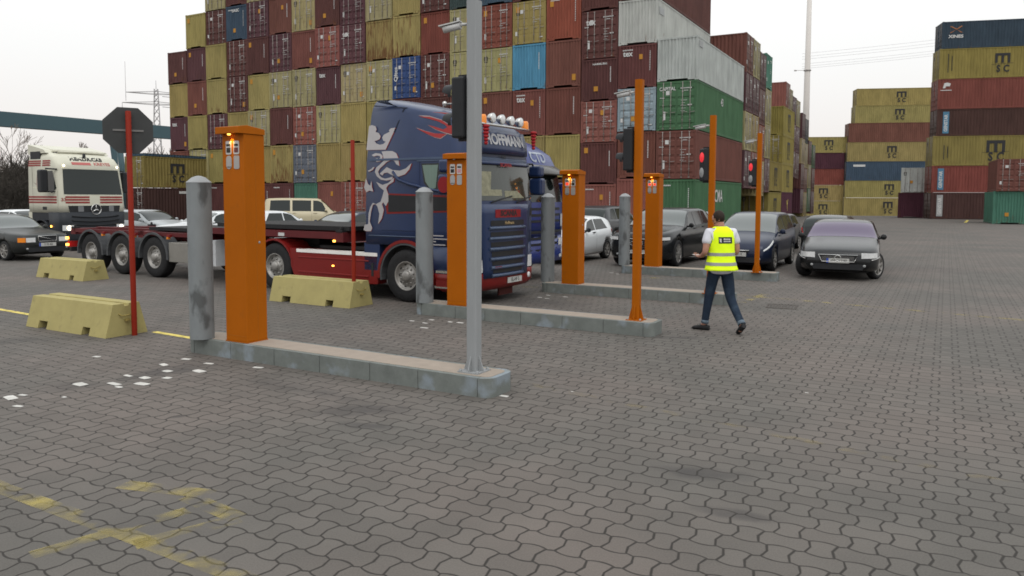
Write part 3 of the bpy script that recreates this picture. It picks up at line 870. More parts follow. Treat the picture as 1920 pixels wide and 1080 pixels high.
def carrier_mark(L, yc, scale=1.0):
    """the carrier's stacked letters, black, on the long side facing +x"""
    mb = MB()
    def m_block(cx, cz, w, h):
        t = w * .17
        for k in (-1, 0, 1):
            c = cx + k * (w / 2 - t / 2)
            mb.add([(SIDE_X, c - t / 2, cz - h / 2), (SIDE_X, c + t / 2, cz - h / 2), (SIDE_X, c + t / 2, cz + h / 2), (SIDE_X, c - t / 2, cz + h / 2)], [(0, 1, 2, 3)])
        e = .001
        for k in (-1, 1):
            y0, y1 = sorted((cx, cx + k * (w / 2 - t / 2)))
            y0 += t / 2; y1 -= t / 2
            mb.add([(SIDE_X, y0, cz + h / 2 - h * .26), (SIDE_X, y1, cz + h / 2 - h * .26), (SIDE_X, y1, cz + h / 2), (SIDE_X, y0, cz + h / 2)], [(0, 1, 2, 3)])
    m_block(yc, 1.66, 1.35 * scale, .82 * scale)
    mb.add([(SIDE_X, yc - .98 * scale, 1.12), (SIDE_X, yc + .98 * scale, 1.20), (SIDE_X, yc + .98 * scale, 1.23), (SIDE_X, yc - .98 * scale, 1.15)], [(0, 1, 2, 3)])
    put_text(mb, "S", .80 * scale, frame((SIDE_X + .002, yc - .36 * scale, .74), (0, 1, 0), (0, 0, 1)), 0, .03, .95)
    put_text(mb, "C", .80 * scale, frame((SIDE_X + .002, yc + .36 * scale, .74), (0, 1, 0), (0, 0, 1)), 0, .03, .95)
    return mb.mesh("carrier_mark", M_['black'])
MARK20 = carrier_mark(6.06, 3.1); MARK40 = carrier_mark(12.19, 6.3); MARK40B = carrier_mark(12.19, 5.75, 1.25)
SMALLM = MB()
for k in range(3):
    SMALLM.box(.26 + k * .11, .32 + k * .11, -.001, .012, CH - .70, CH - .46)
SMALLM.box(.26, .54, -.001, .011, CH - .50, CH - .45); SMALLM.box(.28, .52, -.001, .011, CH - .80, CH - .74)
SMALLM = SMALLM.mesh("carrier_mark", M_['black'])

C_ = dict(Y=(0.271, 0.219, 0.085), K=(0.308, 0.271, 0.138), y=(0.198, 0.152, 0.051), M=(0.099, 0.042, 0.038), P=(0.094, 0.044, 0.049), R=(0.175, 0.055, 0.043), r=(0.147, 0.061, 0.048), S=(0.198, 0.078, 0.064),
          B=(0.048, 0.078, 0.106), N=(0.039, 0.069, 0.179), g=(0.106, 0.124, 0.143), G=(0.055, 0.120, 0.061), T=(0.069, 0.170, 0.124), W=(0.432, 0.437, 0.423), s=(0.092, 0.267, 0.377), w=(0.267, 0.331, 0.368), D=(0.064, 0.033, 0.029), d=(0.037, 0.057, 0.074), X=(0.041, 0.060, 0.060), O=(0.221, 0.066, 0.041), V=(0.069, 0.026, 0.039), o=(0.216, 0.175, 0.055))
CNAME = dict(Y="yellow", K="pale yellow", y="ochre", M="maroon", P="purplish maroon", R="brick red", r="reddish brown", S="salmon red", B="slate blue", N="bright blue", g="grey blue", G="green", T="mint green", W="white", s="sky blue", w="pale blue and white", D="dark brown", d="dark navy", X="dark green", O="orange red", V="plum", o="olive yellow")
N_BOX = [0]
def container(loc, rz, c, front, L, hscale, label, group, rust=.3, plain=None, mark=None, lab=None, extra=None, jitter=True):
    """one box: its shell, with doors (> locking rods) or a plain end, and what is painted on it"""
    o = obj("shipping_container", body(L, front)); o.location = loc; o.rotation_euler = (0, 0, rz); o.scale = (1, 1, hscale)
    q = R.uniform(.9, 1.1) if jitter else 1
    cc = [max(0, v * q * R.uniform(.96, 1.04)) for v in C_[c]]
    o.color = (*cc, rust)
    tag(o, label, "shipping container", group)
    if front == 'door':
        pl = plain if plain is not None else (c in 'YKyo')
        for s in (0, 1):
            d = obj("door", DOORS[(s, int(pl))], o); d.color = o.color
            for x in XROD[s]: obj("locking_rod", ROD, d, loc=(x, 0, 0))
        if pl: obj("carrier_mark", SMALLM, o)
    if mark is not None: obj("lettering", MARK[mark], o)
    if lab is not None: obj("warning_label", LAB[lab], o)
    for nm, me in (extra or []): obj(nm, me, o)
    N_BOX[0] += 1
    return o

# --- the great wall: 19 stacks, ends towards the camera
WTH = -0.5091
WU = Vector((math.cos(WTH), math.sin(WTH), 0)); WV = Vector((-math.sin(WTH), math.cos(WTH), 0))
P19 = Vector((10.87, 45.28, 0))
def wall_pt(n, v=0.0, z=0.0): return P19 + WU * (n - 19) * 2.5 + WV * v + Vector((0, 0, z))
TOPS = {0:[14.69,11.91,8.98,6.03,3.11],1:[17.68,14.79,11.97,9.01,6.08,3.12],2:[20.57,17.71,14.87,11.97,9.02,6.04,3.13],3:[20.66,17.81,14.97,12.02,9.07,6.1,3.12],4:[20.74,17.86,14.96,12.0,9.08,6.14,3.13],5:[17.89,15.0,12.01,9.15,6.17,3.13],6:[17.83,14.98,12.05,9.1,6.12,3.12],7:[17.92,15.04,11.99,9.1,6.17,3.19],8:[17.83,14.95,12.05,9.15,6.12,3.19],9:[17.82,14.99,12.08,9.13,6.13,3.19],10:[18.01,15.09,12.11,9.16,6.19,3.2],11:[17.96,15.06,12.11,9.06,6.16,3.22],12:[17.9,14.98,12.05,9.13,6.19,3.22],13:[17.85,14.96,12.07,9.16,6.15,3.23],14:[17.73,14.9,12.11,9.14,6.1,3.23],15:[17.9,15.03,12.12,9.13,6.09,3.25],16:[16.6,13.74,10.74,8.12,5.52,2.91],17:[16.72,14.09,11.38,8.75,6.13,3.24],18:[11.6,9.02,6.09,3.17]}
# per stack from the top: colour + D doors / B blank end; lower-case t after it = lettering, digits = rust in tenths
GRID = {0:"MB3 YB1 PBt rB2 MB3",1:"YB1 PB1 rB3 YB2 KD2 MB3",2:"KD2 MD2 YB1 YB4 PD2 YB2 MB3",3:"MB3 BB1 MD2 MD2 YB2 YB3 MB3",4:"KD2 PD2 MB2 YB1 KD2 YB3 MB3",5:"rB2 PD2 KD2 MB2 YB7 MB2",6:"KD2 rB1 KD3 SD2 gD2 TB2",7:"MB4 SD3 PBt KD2 YB2 SB2",8:"PD2 PDt KD2 YB1 YB2 SD3",9:"KD1 YB8 KD2 YB2 YB2 MB2",10:"YB2 YB7 ND1 MB2 YB2 MB2",11:"MD2 RB1 MD2 MB2 MB2 YB2",12:"XB2 KD2 KD2 rB2 MB2 YB3",13:"BB2 RD2 KD2 rB1 MB2 MB3",14:"MB2 YD2 sB2 rBt YB2 MB2",15:"MB2 OB2 rB1 rB1 YB2 DB3",16:"MB2 MDt MB2 SD3 MB1 SB2",17:"MB2 WB2 MBt wD2 rB1 SB2",18:"WB1 GD1 rD2 GB1"}
ORD = ["bottom", "second", "third", "fourth", "fifth", "sixth", "seventh"]
def hidden(n, row):
    return (row == 1 and n in (10, 11, 12, 13)) or (row == 2 and n in (10, 11, 12))
def stack_name(n):
    if n == 0: return "in the leftmost wall stack"
    if n == 18: return "in the wall's rightmost stack"
    if n == 17: return "in the wall stack next to the rightmost"
    return "in the wall's %s stack from the left" % ["", "second", "third", "fourth", "fifth", "sixth", "seventh", "eighth", "ninth", "tenth", "eleventh", "twelfth", "thirteenth", "fourteenth", "fifteenth", "sixteenth", "seventeenth"][n]
UASC = letters("UASC", .30, 1.15, CH - .36, .01, 1.15).mesh("lettering", M_['white'])
CAPITAL = letters("CAPITAL", .26, .66, CH - .40, .006).mesh("lettering", M_['white'])
QLTC = letters("Qltcs", .42, .34, 1.55, .012, 1.0, -.03, True).mesh("lettering", M_['white'])
HS = letters("HAMBURG", .17, 1.25, CH - .32, .004, 1.2).mesh("lettering", M_['white'])
CMA = side_letters("CMA", .95, 5.6, 1.75, .01).mesh("lettering", M_['white'])
C41 = side_letters("43", .62, 6.0, 1.95, .01).mesh("lettering", M_['white'])
WBOX = mat("pale_data_panel", (.30, .31, .31), .6)
def sidebox(y, z, w, h, m, nm="data_panel"):
    mb = MB(); mb.box(CW - .02, CW + .004, y, y + w, z, z + h); return (nm, mb.mesh(nm, m))
TEXD = letters("tex", .46, .62, CH - .62, .012, 1.0, -.022).mesh("lettering", M_['white'])
for n, spec in GRID.items():
    cells = spec.split(); zt = TOPS[n]; k = len(cells)
    for i, cs in enumerate(cells):
        row = k - i
        if hidden(n, row): continue
        c, ty, tail = cs[0], cs[1], cs[2:]
        top = zt[i]; bot = zt[i + 1] if i + 1 < k else .02
        rust = .25; extra = []
        if tail.isdigit(): rust = int(tail) / 10
        front = 'door' if ty == 'D' else 'blank'
        mk = (R.choice((0, 1, 2)) if front == 'door' else (R.choice((3, 3, 4, None)) if c not in 'YKWT' else None))
        lb = R.choice((0, 1, 2, 3, None, None)) if c not in 'YW' else (R.choice((2, None, None, None)) if c == 'Y' else None)
        note = ""
        if tail == 't': extra.append(("lettering", TEXD if front == 'door' else TEX)); note = "white-lettered "
        if (n, row) == (3, 6): extra.append(("lettering", UASC)); note = "white-lettered "
        if (n, row) == (10, 4): extra.append(("lettering", QLTC))
        if n == 16 and row == 4: extra.append(("lettering", HS))
        if n == 18:
            if row == 3: extra += [("lettering", CAPITAL), ("lettering", C41)]
            if row == 1: extra.append(("lettering", CMA))
            if row == 4: extra.append(sidebox(.35, 2.0, .8, .35, WBOX))
        if n == 17 and row == 5: extra.append(sidebox(.5, 1.75, .9, .4, WBOX))
        end = "door-end" if front == 'door' else "ribbed-end"
        adj = "rust-streaked " if rust >= .7 else ""
        lab = "%s%s%s %s container, %s, %s" % (note, adj, CNAME[c], end, ("top" if i == 0 else ORD[row - 1] + " up") if row > 1 else "bottom", stack_name(n))
        o = container(wall_pt(n, R.uniform(-.05, .06), bot + .012) + WU * .031, WTH, c, front, 12.19, (top - bot - .03) / CH, lab, "containers of the great wall", rust, None, mk, lb, extra)

# --- behind it, boxes lying across: door ends towards +U
ROT90 = WTH + math.pi / 2
def across(n_u, v, z, c, label, hs=1.0, mark=None, group="containers stacked across behind the great wall", front='door', L=12.19, rust=.25, extra=None):
    # local -y end must face +U: turn by +90 degrees
    p = P19 + WU * n_u + WV * v + Vector((0, 0, z))
    return container(p, ROT90, c, front, L, hs, label, group, rust, None, mark, None, extra)
BL2 = [(12.7, 14.15, ["r", "P", "K", "P"]), (15.2, 14.15, ["K", "P", "Y", "S"]), (17.7, 13.6, ["P", "M", "O", "K"]), (20.2, 13.9, ["T", "K", "K", "P"])]
nm2 = ["nearest", "second", "third", "farthest"]
for j, (v, top, cs) in enumerate(BL2):
    hh = 2.84
    for i, c in enumerate(cs):
        z = top - hh * (i + 1)
        across(0, v, z, c, "%s crosswise container, %s from top, %s stack behind white reefer" % (CNAME[c], ["first", "second", "third", "fourth"][i], nm2[j]), (hh - .03) / CH, R.choice((0, 1, 2)), front='door' if not (j == 3 and i == 0) else 'blank')
BL3 = [(34.8, 13.6, ["S", "P", "V"]), (36.5, 13.2, ["K", "r", "Y"]), (39.0, 12.7, ["V", "M", "P"]), (41.5, 12.6, ["K", "P", "M"])]
for j, (v, top, cs) in enumerate(BL3):
    for i, c in enumerate(cs):
        across(-.9, v, top - 2.8 * (i + 1), c, "%s container, %s down, %s crosswise stack beyond the yellow boxes" % (CNAME[c], ["topmost", "second", "third"][i], nm2[j]), 2.77 / CH, R.choice((0, 1, 2)))
BL4 = [(45.5, 11.6, ["P", "K", "M", "V"]), (48, 11.2, ["X", "K", "r", "Y"]), (51, 8.9, ["M", "K", "G"]), (54, 8.6, ["G", "M", "P"])]
for j, (v, top, cs) in enumerate(BL4):
    for i, c in enumerate(cs):
        across(-.9, v, top - 2.8 * (i + 1), c, "%s distant container by the pale mast, %s down, %s last stack" % (CNAME[c], ["topmost", "second", "third", "fourth"][i], nm2[j]), 2.77 / CH, None)

# --- yellow twenty-foot boxes at the end of the wall
G20 = "yellow boxes at the wall's far end"
for row in range(2):
    front = 'door' if row == 0 else 'blank'
    container(wall_pt(19, 22.4, row * 2.68) - WU * 2.44, WTH, 'o', front, 6.06, 1.0, "olive yellow short container with black letters, %s in the low stack past the green box" % ["lower", "upper"][row], G20, .2, None, None, None, [("carrier_mark", MARK20)])
for row in range(4):
    c = 'o' if row else 'V'
    ex = [("carrier_mark", MARK20)]
    if not row:
        mb = MB(); put_text(mb, "Y", 1.5, frame((SIDE_X, 3.2, 1.3), (0, 1, .15), (0, -.15, 1)), 0, .01); ex = [("emblem", mb.mesh("emblem", M_['yhard']))]
    container(wall_pt(19, 28.6, row * 2.62), WTH, c, 'door' if row == 2 else 'blank', 6.06, 1.02, ("plum short container with a pale emblem at the bottom of the tall yellow stack" if not row else "olive yellow short container, %s up in the taller stack by the mast" % ORD[row]), G20, .2, None, 1 if row == 2 else None, None, ex).location -= WU * 2.44

# --- stack of two left of the wall
def two_left():
    p = Vector((-29.4, 61.0, 0)) - WU * 2.44
    container(p + Vector((0, 0, .02)), WTH, 'D', 'door', 6.06, 1.03, "dark maroon short container under the yellow one at the wall's left foot", "two boxes left of the wall", .2, None, 0, None, [sidebox(3.2, 2.15, 1.0, .2, M_['white'], "lettering")])
    container(p + Vector((0, 0, 2.72)), WTH, 'y', 'door', 6.06, .965, "yellow short container with black letters on top of a maroon one, behind the round bollard", "two boxes left of the wall", .3, None, 0, None, [("carrier_mark", MARK20)])
    container(p + Vector((0, 0, 5.25)) + WV * .1, WTH, 'B', 'blank', 6.06, .08, "thin slate blue roof tray lying on the yellow short container", "two boxes left of the wall", .1)
two_left()

# --- long sides facing us on the far right
def frontal(x, y, z, yaw, c, L, label, group, hs=1.0, extra=None, rust=.2, front='door'):
    # local +x side faces the camera: turn by -90 degrees; the origin corner is the left end
    a = yaw - math.pi / 2
    p = Vector((x, y, z)) + Vector((math.cos(a + math.pi), math.sin(a + math.pi), 0)) * CW
    return container(p, a, c, front, L, hs, label, group, rust, None, None, None, extra, False)
def bar(y, z, w, h, m, nm="data_panel"): return sidebox(y, z, w, h, m, nm)
def genstar(wm):
    mb = MB(); mb.box(CW - .02, CW + .003, .55, 1.12, .25, 2.35)
    a = ("name_bar", mb.mesh("name_bar", wm))
    m2 = MB(); put_text(m2, "GENSTAR", .44, frame((CW + .006, .84, 1.25), (0, 0, 1), (0, -1, 0)), 0, .012, .86)
    return [a, ("lettering", m2.mesh("lettering", M_['white']))]
bluebar = mat("blue_name_bar", (.07, .17, .26), .6); greybar = mat("grey_name_bar", (.28, .28, .28), .6)
xin = MB(); put_text(xin, "XINES", .40, frame((SIDE_X, 1.25, 1.15), (0, 1, 0), (0, 0, 1)), 0, .015, 1.25)
xlo = MB()
for s in (-1, 1):
    xlo.add([(SIDE_X, 1.25 - .6, 1.83 + s * .30), (SIDE_X, 1.25 - .45, 1.83 + s * .33), (SIDE_X, 1.25 + .12, 1.86), (SIDE_X, 1.25 + .02, 1.80)], [(0, 1, 2, 3)])
    xlo.add([(SIDE_X, 1.25 + .6, 1.83 + s * .30), (SIDE_X, 1.25 + .45, 1.83 + s * .33), (SIDE_X, 1.25 - .02, 1.86), (SIDE_X, 1.25 + .08, 1.80)], [(0, 1, 2, 3)])
flagm = MB(); flagm.poly([(0, 0), (.15, .55), (.5, .62), (.9, .5), (.8, .2), (.35, .22), (.28, 0)], lambda a, b_: (SIDE_X, .42 + a * .8, 1.8 + b_ * .8)); flagm.box(CW - .01, CW + .004, .2, 1.25, 1.60, 1.66)
smallt = lambda y, L=1.25: [("lettering", (lambda mb: (mb.box(CW - .01, CW + .004, y, y + .07, .55, .55 + L), mb.box(CW - .01, CW + .004, y + .35, y + .41, .7, .7 + L * .8), mb)[-1])(MB()).mesh("lettering", M_['black']))]
GR = "long boxes in the tall right-hand stack"
RS = [("D", 2.59, genstar(greybar), "dark brown long container with a grey name bar, bottom of the tall right-hand stack", 0),
      ("R", 2.59, genstar(bluebar), "brick red long container with an upright blue and white name bar near its left end", 0),
      ("o", 2.90, [("carrier_mark", MARK40B)] + smallt(1.0), "olive yellow long container with very large black letters, third from the ground at far right", 0),
      ("D", 2.59, genstar(bluebar), "dark brown long container with a blue name bar, fourth from the ground at far right", .3),
      ("R", 2.90, [("emblem", flagm.mesh("emblem", M_['white']))], "brick red long container with a small white flag emblem, third from the top at far right", .3),
      ("o", 2.90, [("carrier_mark", carrier_mark(12.19, 5.7, 1.0))] + smallt(.75, 1.6), "yellow long container directly under the dark navy one at far right", .35),
      ("d", 2.59, [("lettering", xin.mesh("lettering", M_['white'])), ("emblem", xlo.mesh("emblem", mat("faded_orange_mark", (.30, .13, .06), .6)))], "dark navy long container with white letters, topmost of the tall right-hand stack", .5)]
z = 0.0
for c, h, ex, lab, dx in RS:
    frontal(43.1 + dx, 78.5, z + .02, -.235, c, 12.19, lab, GR, (h * 1.047 - .012) / CH, ex); z += h * 1.047
GM = "long boxes in the middle far stack"
MS = [("Y", 2.9, "bottom yellow long container in the middle far stack", 1, 0), ("Y", 2.59, "yellow long container, second from the ground in the middle far stack", 1, .1), ("B", 2.9, "slate blue long container in the middle far stack, above two yellow ones", 0, .2),
      ("Y", 2.9, "yellow long container between the slate blue and the red one in the middle far stack", 1, .3), ("r", 2.9, "reddish brown long container in the middle far stack", 0, .4), ("Y", 2.59, "yellow long container, second from the top of the middle far stack", 1, 1.3), ("Y", 2.59, "topmost yellow long container of the middle far stack", 1, 1.45)]
z = yard_z(50, 116)
for c, h, lab, mk, dx in MS:
    ex = [("carrier_mark", MARK40)] if mk else ([sidebox(1.0, 1.9, 1.7, .28, M_['white'], "lettering")] if c == 'B' else [])
    frontal(50.7 + dx, 116.5, z + .02, -.17, c, 12.19 , lab, GM, (h - .012) / CH, ex); z += h
GL = "short boxes in the far stack by the mast"
for i, (c, lab, mk) in enumerate((("Y", "bottom yellow short container beside the mast's foot", 1), ("Y", "yellow short container, second from the ground, by the mast", 1), ("R", "bright brick red short container in the stack by the mast", 0), ("V", "plum short container under the top yellow one by the mast", 0), ("Y", "topmost yellow short container in the stack right of the mast", 1))):
    ex = [("carrier_mark", MARK20)] if mk else ([("lettering", (lambda mb: (mb.box(CW - .01, CW + .004, .5, .68, .9, 2.2), mb)[-1])(MB()).mesh("lettering", M_['white']))] if c == 'V' else [])
    frontal(44.9 + (i == 4) * .6, 118, yard_z(44, 118) + .02 + i * 2.46, -.12, c, 6.06, lab, GL, 2.43 / CH, ex)
# reefer on a plum box in front of the middle stack, a blue one in the gap, and the pair at the frame's edge
def ends(x, y, z, yaw, c, front, label, hs=1.0, mark=None, L=6.06, extra=None, lab=None, plain=None):
    return container((x, y, z), yaw, c, front, L, hs, label, "boxes standing end-on at the right", .3, plain, mark, lab, extra, False)
ends(42.1, 83.2, .02, -.53, 'V', 'blank', "plum container standing end-on below the white reefer", 1.045)
ends(42.35, 83.2, 2.75, -.53, 'W', 'door', "white reefer end with an orange spot, on the plum container", 1.03, None, 6.06, [("warning_label", mlabel(.85, .95, .3, .3))], None, True)
ends(46.6, 88.5, yard_z(46, 88) , -.53, 'N', 'blank', "dark blue container half seen in the gap before the tall right-hand stack", .95)
ends(40.0, 63.4, .02, -.45, 'T', 'blank', "mint green container standing end-on at the right frame edge, under a red one", 1.03, None, 6.06, None, 3)
ends(40.1, 63.2, 2.72, -.45, 'r', 'door', "reddish brown container with doors on the mint green one", 1.02, 0)

# ------------------------------------------------------------------ wheels
def wheel_meshes(r, w, rimr, kind):
    t = MB(); h = w / 2
    t.lathe([(rimr, -h + .01), (rimr + (r - rimr) * .35, -h), (r - .035, -h + .004), (r - .008, -h + .03), (r, -h + .06), (r, h - .06), (r - .008, h - .03), (r - .035, h - .004), (rimr + (r - rimr) * .35, h), (rimr, h - .01)], 36, axis='y')
    if kind == 'truck':
        for k in (-.25, .0, .25):
            t.lathe([(r + .0015, k * w - .006), (r + .0015, k * w + .006)], 36, axis='y')
    tyre = t.mesh("tyre", M_['rubber'])
    m = MB()
    if kind == 'truck':
        # outer face at -y: dished steel disc with hand holes and nuts
        m.lathe([(rimr + .005, -h + .012), (rimr - .02, -h + .004), (rimr - .03, -h + .03), (rimr * .80, -h + .085), (rimr * .72, -h + .07), (rimr * .40, -h + .045), (rimr * .36, -h + .01), (rimr * .34, -h - .012), (rimr * .22, -h - .03), (.001, -h - .032)], 30, axis='y')
        for k in range(10):
            a = 2 * math.pi * k / 10
            m.lathe([(.001, -h + .028), (.016, -h + .032), (.018, -h + .062)], 8, axis='y', c=(rimr * .56 * math.cos(a), 0, rimr * .56 * math.sin(a)))
            a += .31
            m.lathe([(.001, -h + .071), (.024, -h + .0715), (.026, -h + .085)], 8, mi=1, axis='y', c=(rimr * .785 * math.cos(a), 0, rimr * .785 * math.sin(a)))
    else:
        m.lathe([(rimr + .004, -h + .012), (rimr - .012, -h + .006), (rimr - .02, -h + .03), (rimr - .03, -h + .07)], 30, axis='y')
        m.lathe([(rimr - .03, -h + .075), (.001, -h + .08)], 24, mi=1, axis='y')
        n = 7 if kind == 'car7' else 10
        for k in range(n):
            T = Matrix.Rotation(2 * math.pi * k / n, 4, 'Y')
            m.prism([(.03, -.026), (rimr - .012, -.017), (rimr - .012, .017), (.03, .026)], -h + .012, -h + .05, 0, T)
        m.lathe([(.05, -h + .05), (.05, -h + .008), (.03, -h + .002), (.001, -h + .002)], 16, axis='y')
    return tyre, m.mesh("rim", [M_['rim'], M_['plastic']])
WH = {}
def wheel(parent, x, y, side, r=.51, w=.31, rimr=.285, kind='truck', steer=0):
    key = (r, w, rimr, kind)
    if key not in WH: WH[key] = wheel_meshes(r, w, rimr, kind)
    o = obj("wheel", WH[key][0], parent, loc=(x, y, r)); o.rotation_euler = (0, R.uniform(0, 3), steer + (0 if side < 0 else math.pi))
    obj("rim", WH[key][1], o)
    return o

# ------------------------------------------------------------------ truck cabs: rounded plan rings lofted upwards
class Cab:
    """levels: (z, x rear, x front at the centre line, half width, crown of the front, front corner radius)"""
    def __init__(self, levels): self.L = levels
    def P(self, z):
        L = self.L
        if z <= L[0][0]: return L[0][1:]
        for a, b in zip(L, L[1:]):
            if z <= b[0]:
                t = (z - a[0]) / (b[0] - a[0]); return [p + (q - p) * t for p, q in zip(a[1:], b[1:])]
        return L[-1][1:]
    def fx(self, y, z):
        xr, xf, hw, cr, rf = self.P(z); a = abs(y); x = xf - cr * (a / hw) ** 2
        if a > hw - rf:
            x0 = xf - cr * ((hw - rf) / hw) ** 2; t = min(1, (a - hw + rf) / rf); x = x0 - rf + rf * math.sqrt(max(0, 1 - t * t))
        return x
    def ring(self, z):
        xr, xf, hw, cr, rf = self.P(z); pts = [(xr, -hw + .05), (xr + .05, -hw), (xr * .5 + xf * .5, -hw)]
        x0 = xf - cr * ((hw - rf) / hw) ** 2
        arc = [(x0 - rf + rf * math.cos(rad(a)), -(hw - rf) + rf * math.sin(rad(a))) for a in range(-90, 1, 15)]
        fr = [(xf - cr * (y / hw) ** 2, y) for y in [(hw - rf) * (k / 5 * 2 - 1) for k in range(1, 5)]]
        pts += arc + fr + [(x, -y) for x, y in arc[::-1]]
        pts += [(xr * .5 + xf * .5, hw), (xr + .05, hw), (xr, hw - .05)]
        return [(x, y, z) for x, y in pts]
    def shell(self, zs, mb, mi=0, caps=True):
        rings = [self.ring(z) for z in zs]; n = len(rings[0])
        v = [p for r_ in rings for p in r_]; f = []
        for i in range(len(rings) - 1):
            for k in range(n): f.append((i * n + k, i * n + (k + 1) % n, (i + 1) * n + (k + 1) % n, (i + 1) * n + k))
        mb.add(v, f, mi, True)
        if caps:
            mb.add(rings[0], [tuple(range(n))[::-1]], mi); mb.add(rings[-1], [tuple(range(n))], mi)
        return mb
    def front(self, mb, y0, y1, z0, z1, e=.006, mi=0, ny=12, nz=4, y0t=None, y1t=None, thick=0):
        y0t = y0 if y0t is None else y0t; y1t = y1 if y1t is None else y1t
        v = []; f = []
        for j in range(nz + 1):
            t = j / nz; z = z0 + (z1 - z0) * t
            for i in range(ny + 1):
                s = i / ny; y = (y0 + (y0t - y0) * t) * (1 - s) + (y1 + (y1t - y1) * t) * s
                v.append((self.fx(y, z) + e, y, z))
        n = ny + 1
        for j in range(nz):
            for i in range(ny): f.append((j * n + i, j * n + i + 1, (j + 1) * n + i + 1, (j + 1) * n + i))
        mb.add(v, f, mi, True)
        if thick:
            edge = [i for i in range(n)] + [j * n + ny for j in range(1, nz + 1)] + [nz * n + i for i in range(ny - 1, -1, -1)] + [j * n for j in range(nz - 1, 0, -1)]
            w = [Vector(v[i]) for i in edge]; b = [p - Vector((thick, 0, 0)) for p in w]; m = len(w)
            mb.add(w + b, [(i, i + m, (i + 1) % m + m, (i + 1) % m) for i in range(m)], mi)
        return mb
    def side(self, mb, pts, e=.004, s=-1, mi=0):
        return mb.poly(pts, lambda x, z: (x, s * (self.P(z)[2] + e), z), mi)
def front_text(mb, cab, s, size, y, z, mi=0, bold=0, sx=1, e=.012):
    V, F = text_mesh(s, size, bold, sx)
    mb.add([(cab.fx(y + a, z + b) + e, y + a, z + b) for a, b, c in V], F, mi)
def side_text(mb, cab, s, size, x, z, mi=0, bold=0, sx=1, e=.006):
    V, F = text_mesh(s, size, bold, sx)
    mb.add([(x + a, -(cab.P(z)[2] + e), z + b) for a, b, c in V], F, mi)

blue = mat("truck_blue_paint", (.015, .029, .080), .3, 0, .10, 1.6, spec=.3, coat=.15)
blue2 = mat("plain_blue_truck_paint", (.012, .026, .14), .3, 0, .10, 1.6, spec=.3, coat=.15)
tred = mat("truck_red_paint", (.16, .010, .009), .36, 0, .10, 2, spec=.25, coat=.08)
griff = mat("pale_film", (.36, .345, .35), .5, 0, .06, 6)
grey_f = mat("grey_fender", (.065, .068, .072), .6, 0, .12, 4)
curtain = mat("pale_curtain", (.15, .205, .175), .7, 0, .10, 8, stretch=(9, 9, .3))
stainless = mat("dull_stainless_box", (.22, .21, .19), .5, .2, .12, 3)

HD = -0.5576
# film outlines on the cab side: (metres ahead of the axle, height)
GRIF = [[(-0.978,3.43),(-0.9,3.442),(-0.808,3.417),(-0.775,3.356),(-0.794,3.306),(-0.702,3.275),(-0.656,3.213),(-0.672,3.159),(-0.743,3.134),(-0.802,3.127),(-0.756,3.079),(-0.658,3.048),(-0.573,3.059),(-0.512,3.101),(-0.578,3.124),(-0.611,3.184),(-0.577,3.238),(-0.489,3.271),(-0.431,3.291),(-0.455,3.322),(-0.407,3.358),(-0.299,3.365),(-0.339,3.26),(-0.501,2.947),(-1.0,2.953)],[(-0.598,2.913),(-0.477,2.919),(-0.327,2.915),(-0.223,2.871),(-0.165,2.784),(-0.133,2.625),(-0.21,2.658),(-0.26,2.727),(-0.343,2.74),(-0.443,2.708),(-0.553,2.632),(-0.626,2.583),(-0.67,2.519),(-0.64,2.454),(-0.579,2.408),(-0.494,2.384),(-0.391,2.401),(-0.301,2.423),(-0.308,2.373),(-0.452,2.347),(-0.604,2.366),(-0.71,2.437),(-0.756,2.521),(-0.724,2.599),(-0.616,2.666),(-0.521,2.735),(-0.557,2.839)],[(-0.851,2.851),(-0.752,2.886),(-0.629,2.873),(-0.563,2.828),(-0.569,2.766),(-0.619,2.721),(-0.711,2.714),(-0.765,2.77),(-0.704,2.787),(-0.661,2.768),(-0.618,2.79),(-0.636,2.827),(-0.709,2.838),(-0.79,2.822)],[(-0.633,2.484),(-0.56,2.531),(-0.45,2.608),(-0.3,2.55),(-0.122,2.534),(0.025,2.572),(0.17,2.675),(0.112,2.553),(0.009,2.464),(-0.153,2.421),(-0.301,2.443),(-0.436,2.504),(-0.523,2.49),(-0.56,2.444)],[(-0.942,2.546),(-0.864,2.569),(-0.801,2.614),(-0.755,2.613),(-0.817,2.554),(-0.911,2.523)],[(-0.991,2.402),(-0.939,2.285),(-0.883,2.252),(-0.851,2.345),(-0.833,2.22),(-0.803,2.136),(-0.9,2.154),(-0.991,2.122),(-1.04,2.22)],[(-0.724,2.324),(-0.559,2.265),(-0.411,2.302),(-0.329,2.363),(-0.264,2.399),(-0.281,2.325),(-0.411,2.264),(-0.467,2.202),(-0.413,2.078),(-0.414,1.941),(-0.48,1.853),(-0.546,1.928),(-0.579,1.89),(-0.531,1.778),(-0.582,1.614),(-0.683,1.498),(-0.647,1.701),(-0.696,1.839),(-0.746,1.889),(-0.813,1.875),(-0.865,1.736),(-0.901,1.545),(-0.835,1.419),(-0.869,1.355),(-1.006,1.351),(-1.067,1.375),(-1.038,1.478),(-0.942,1.493),(-0.933,1.697),(-0.881,1.837),(-0.813,1.913),(-0.729,1.889),(-0.612,1.94),(-0.561,2.053),(-0.527,2.153),(-0.642,2.228)]]
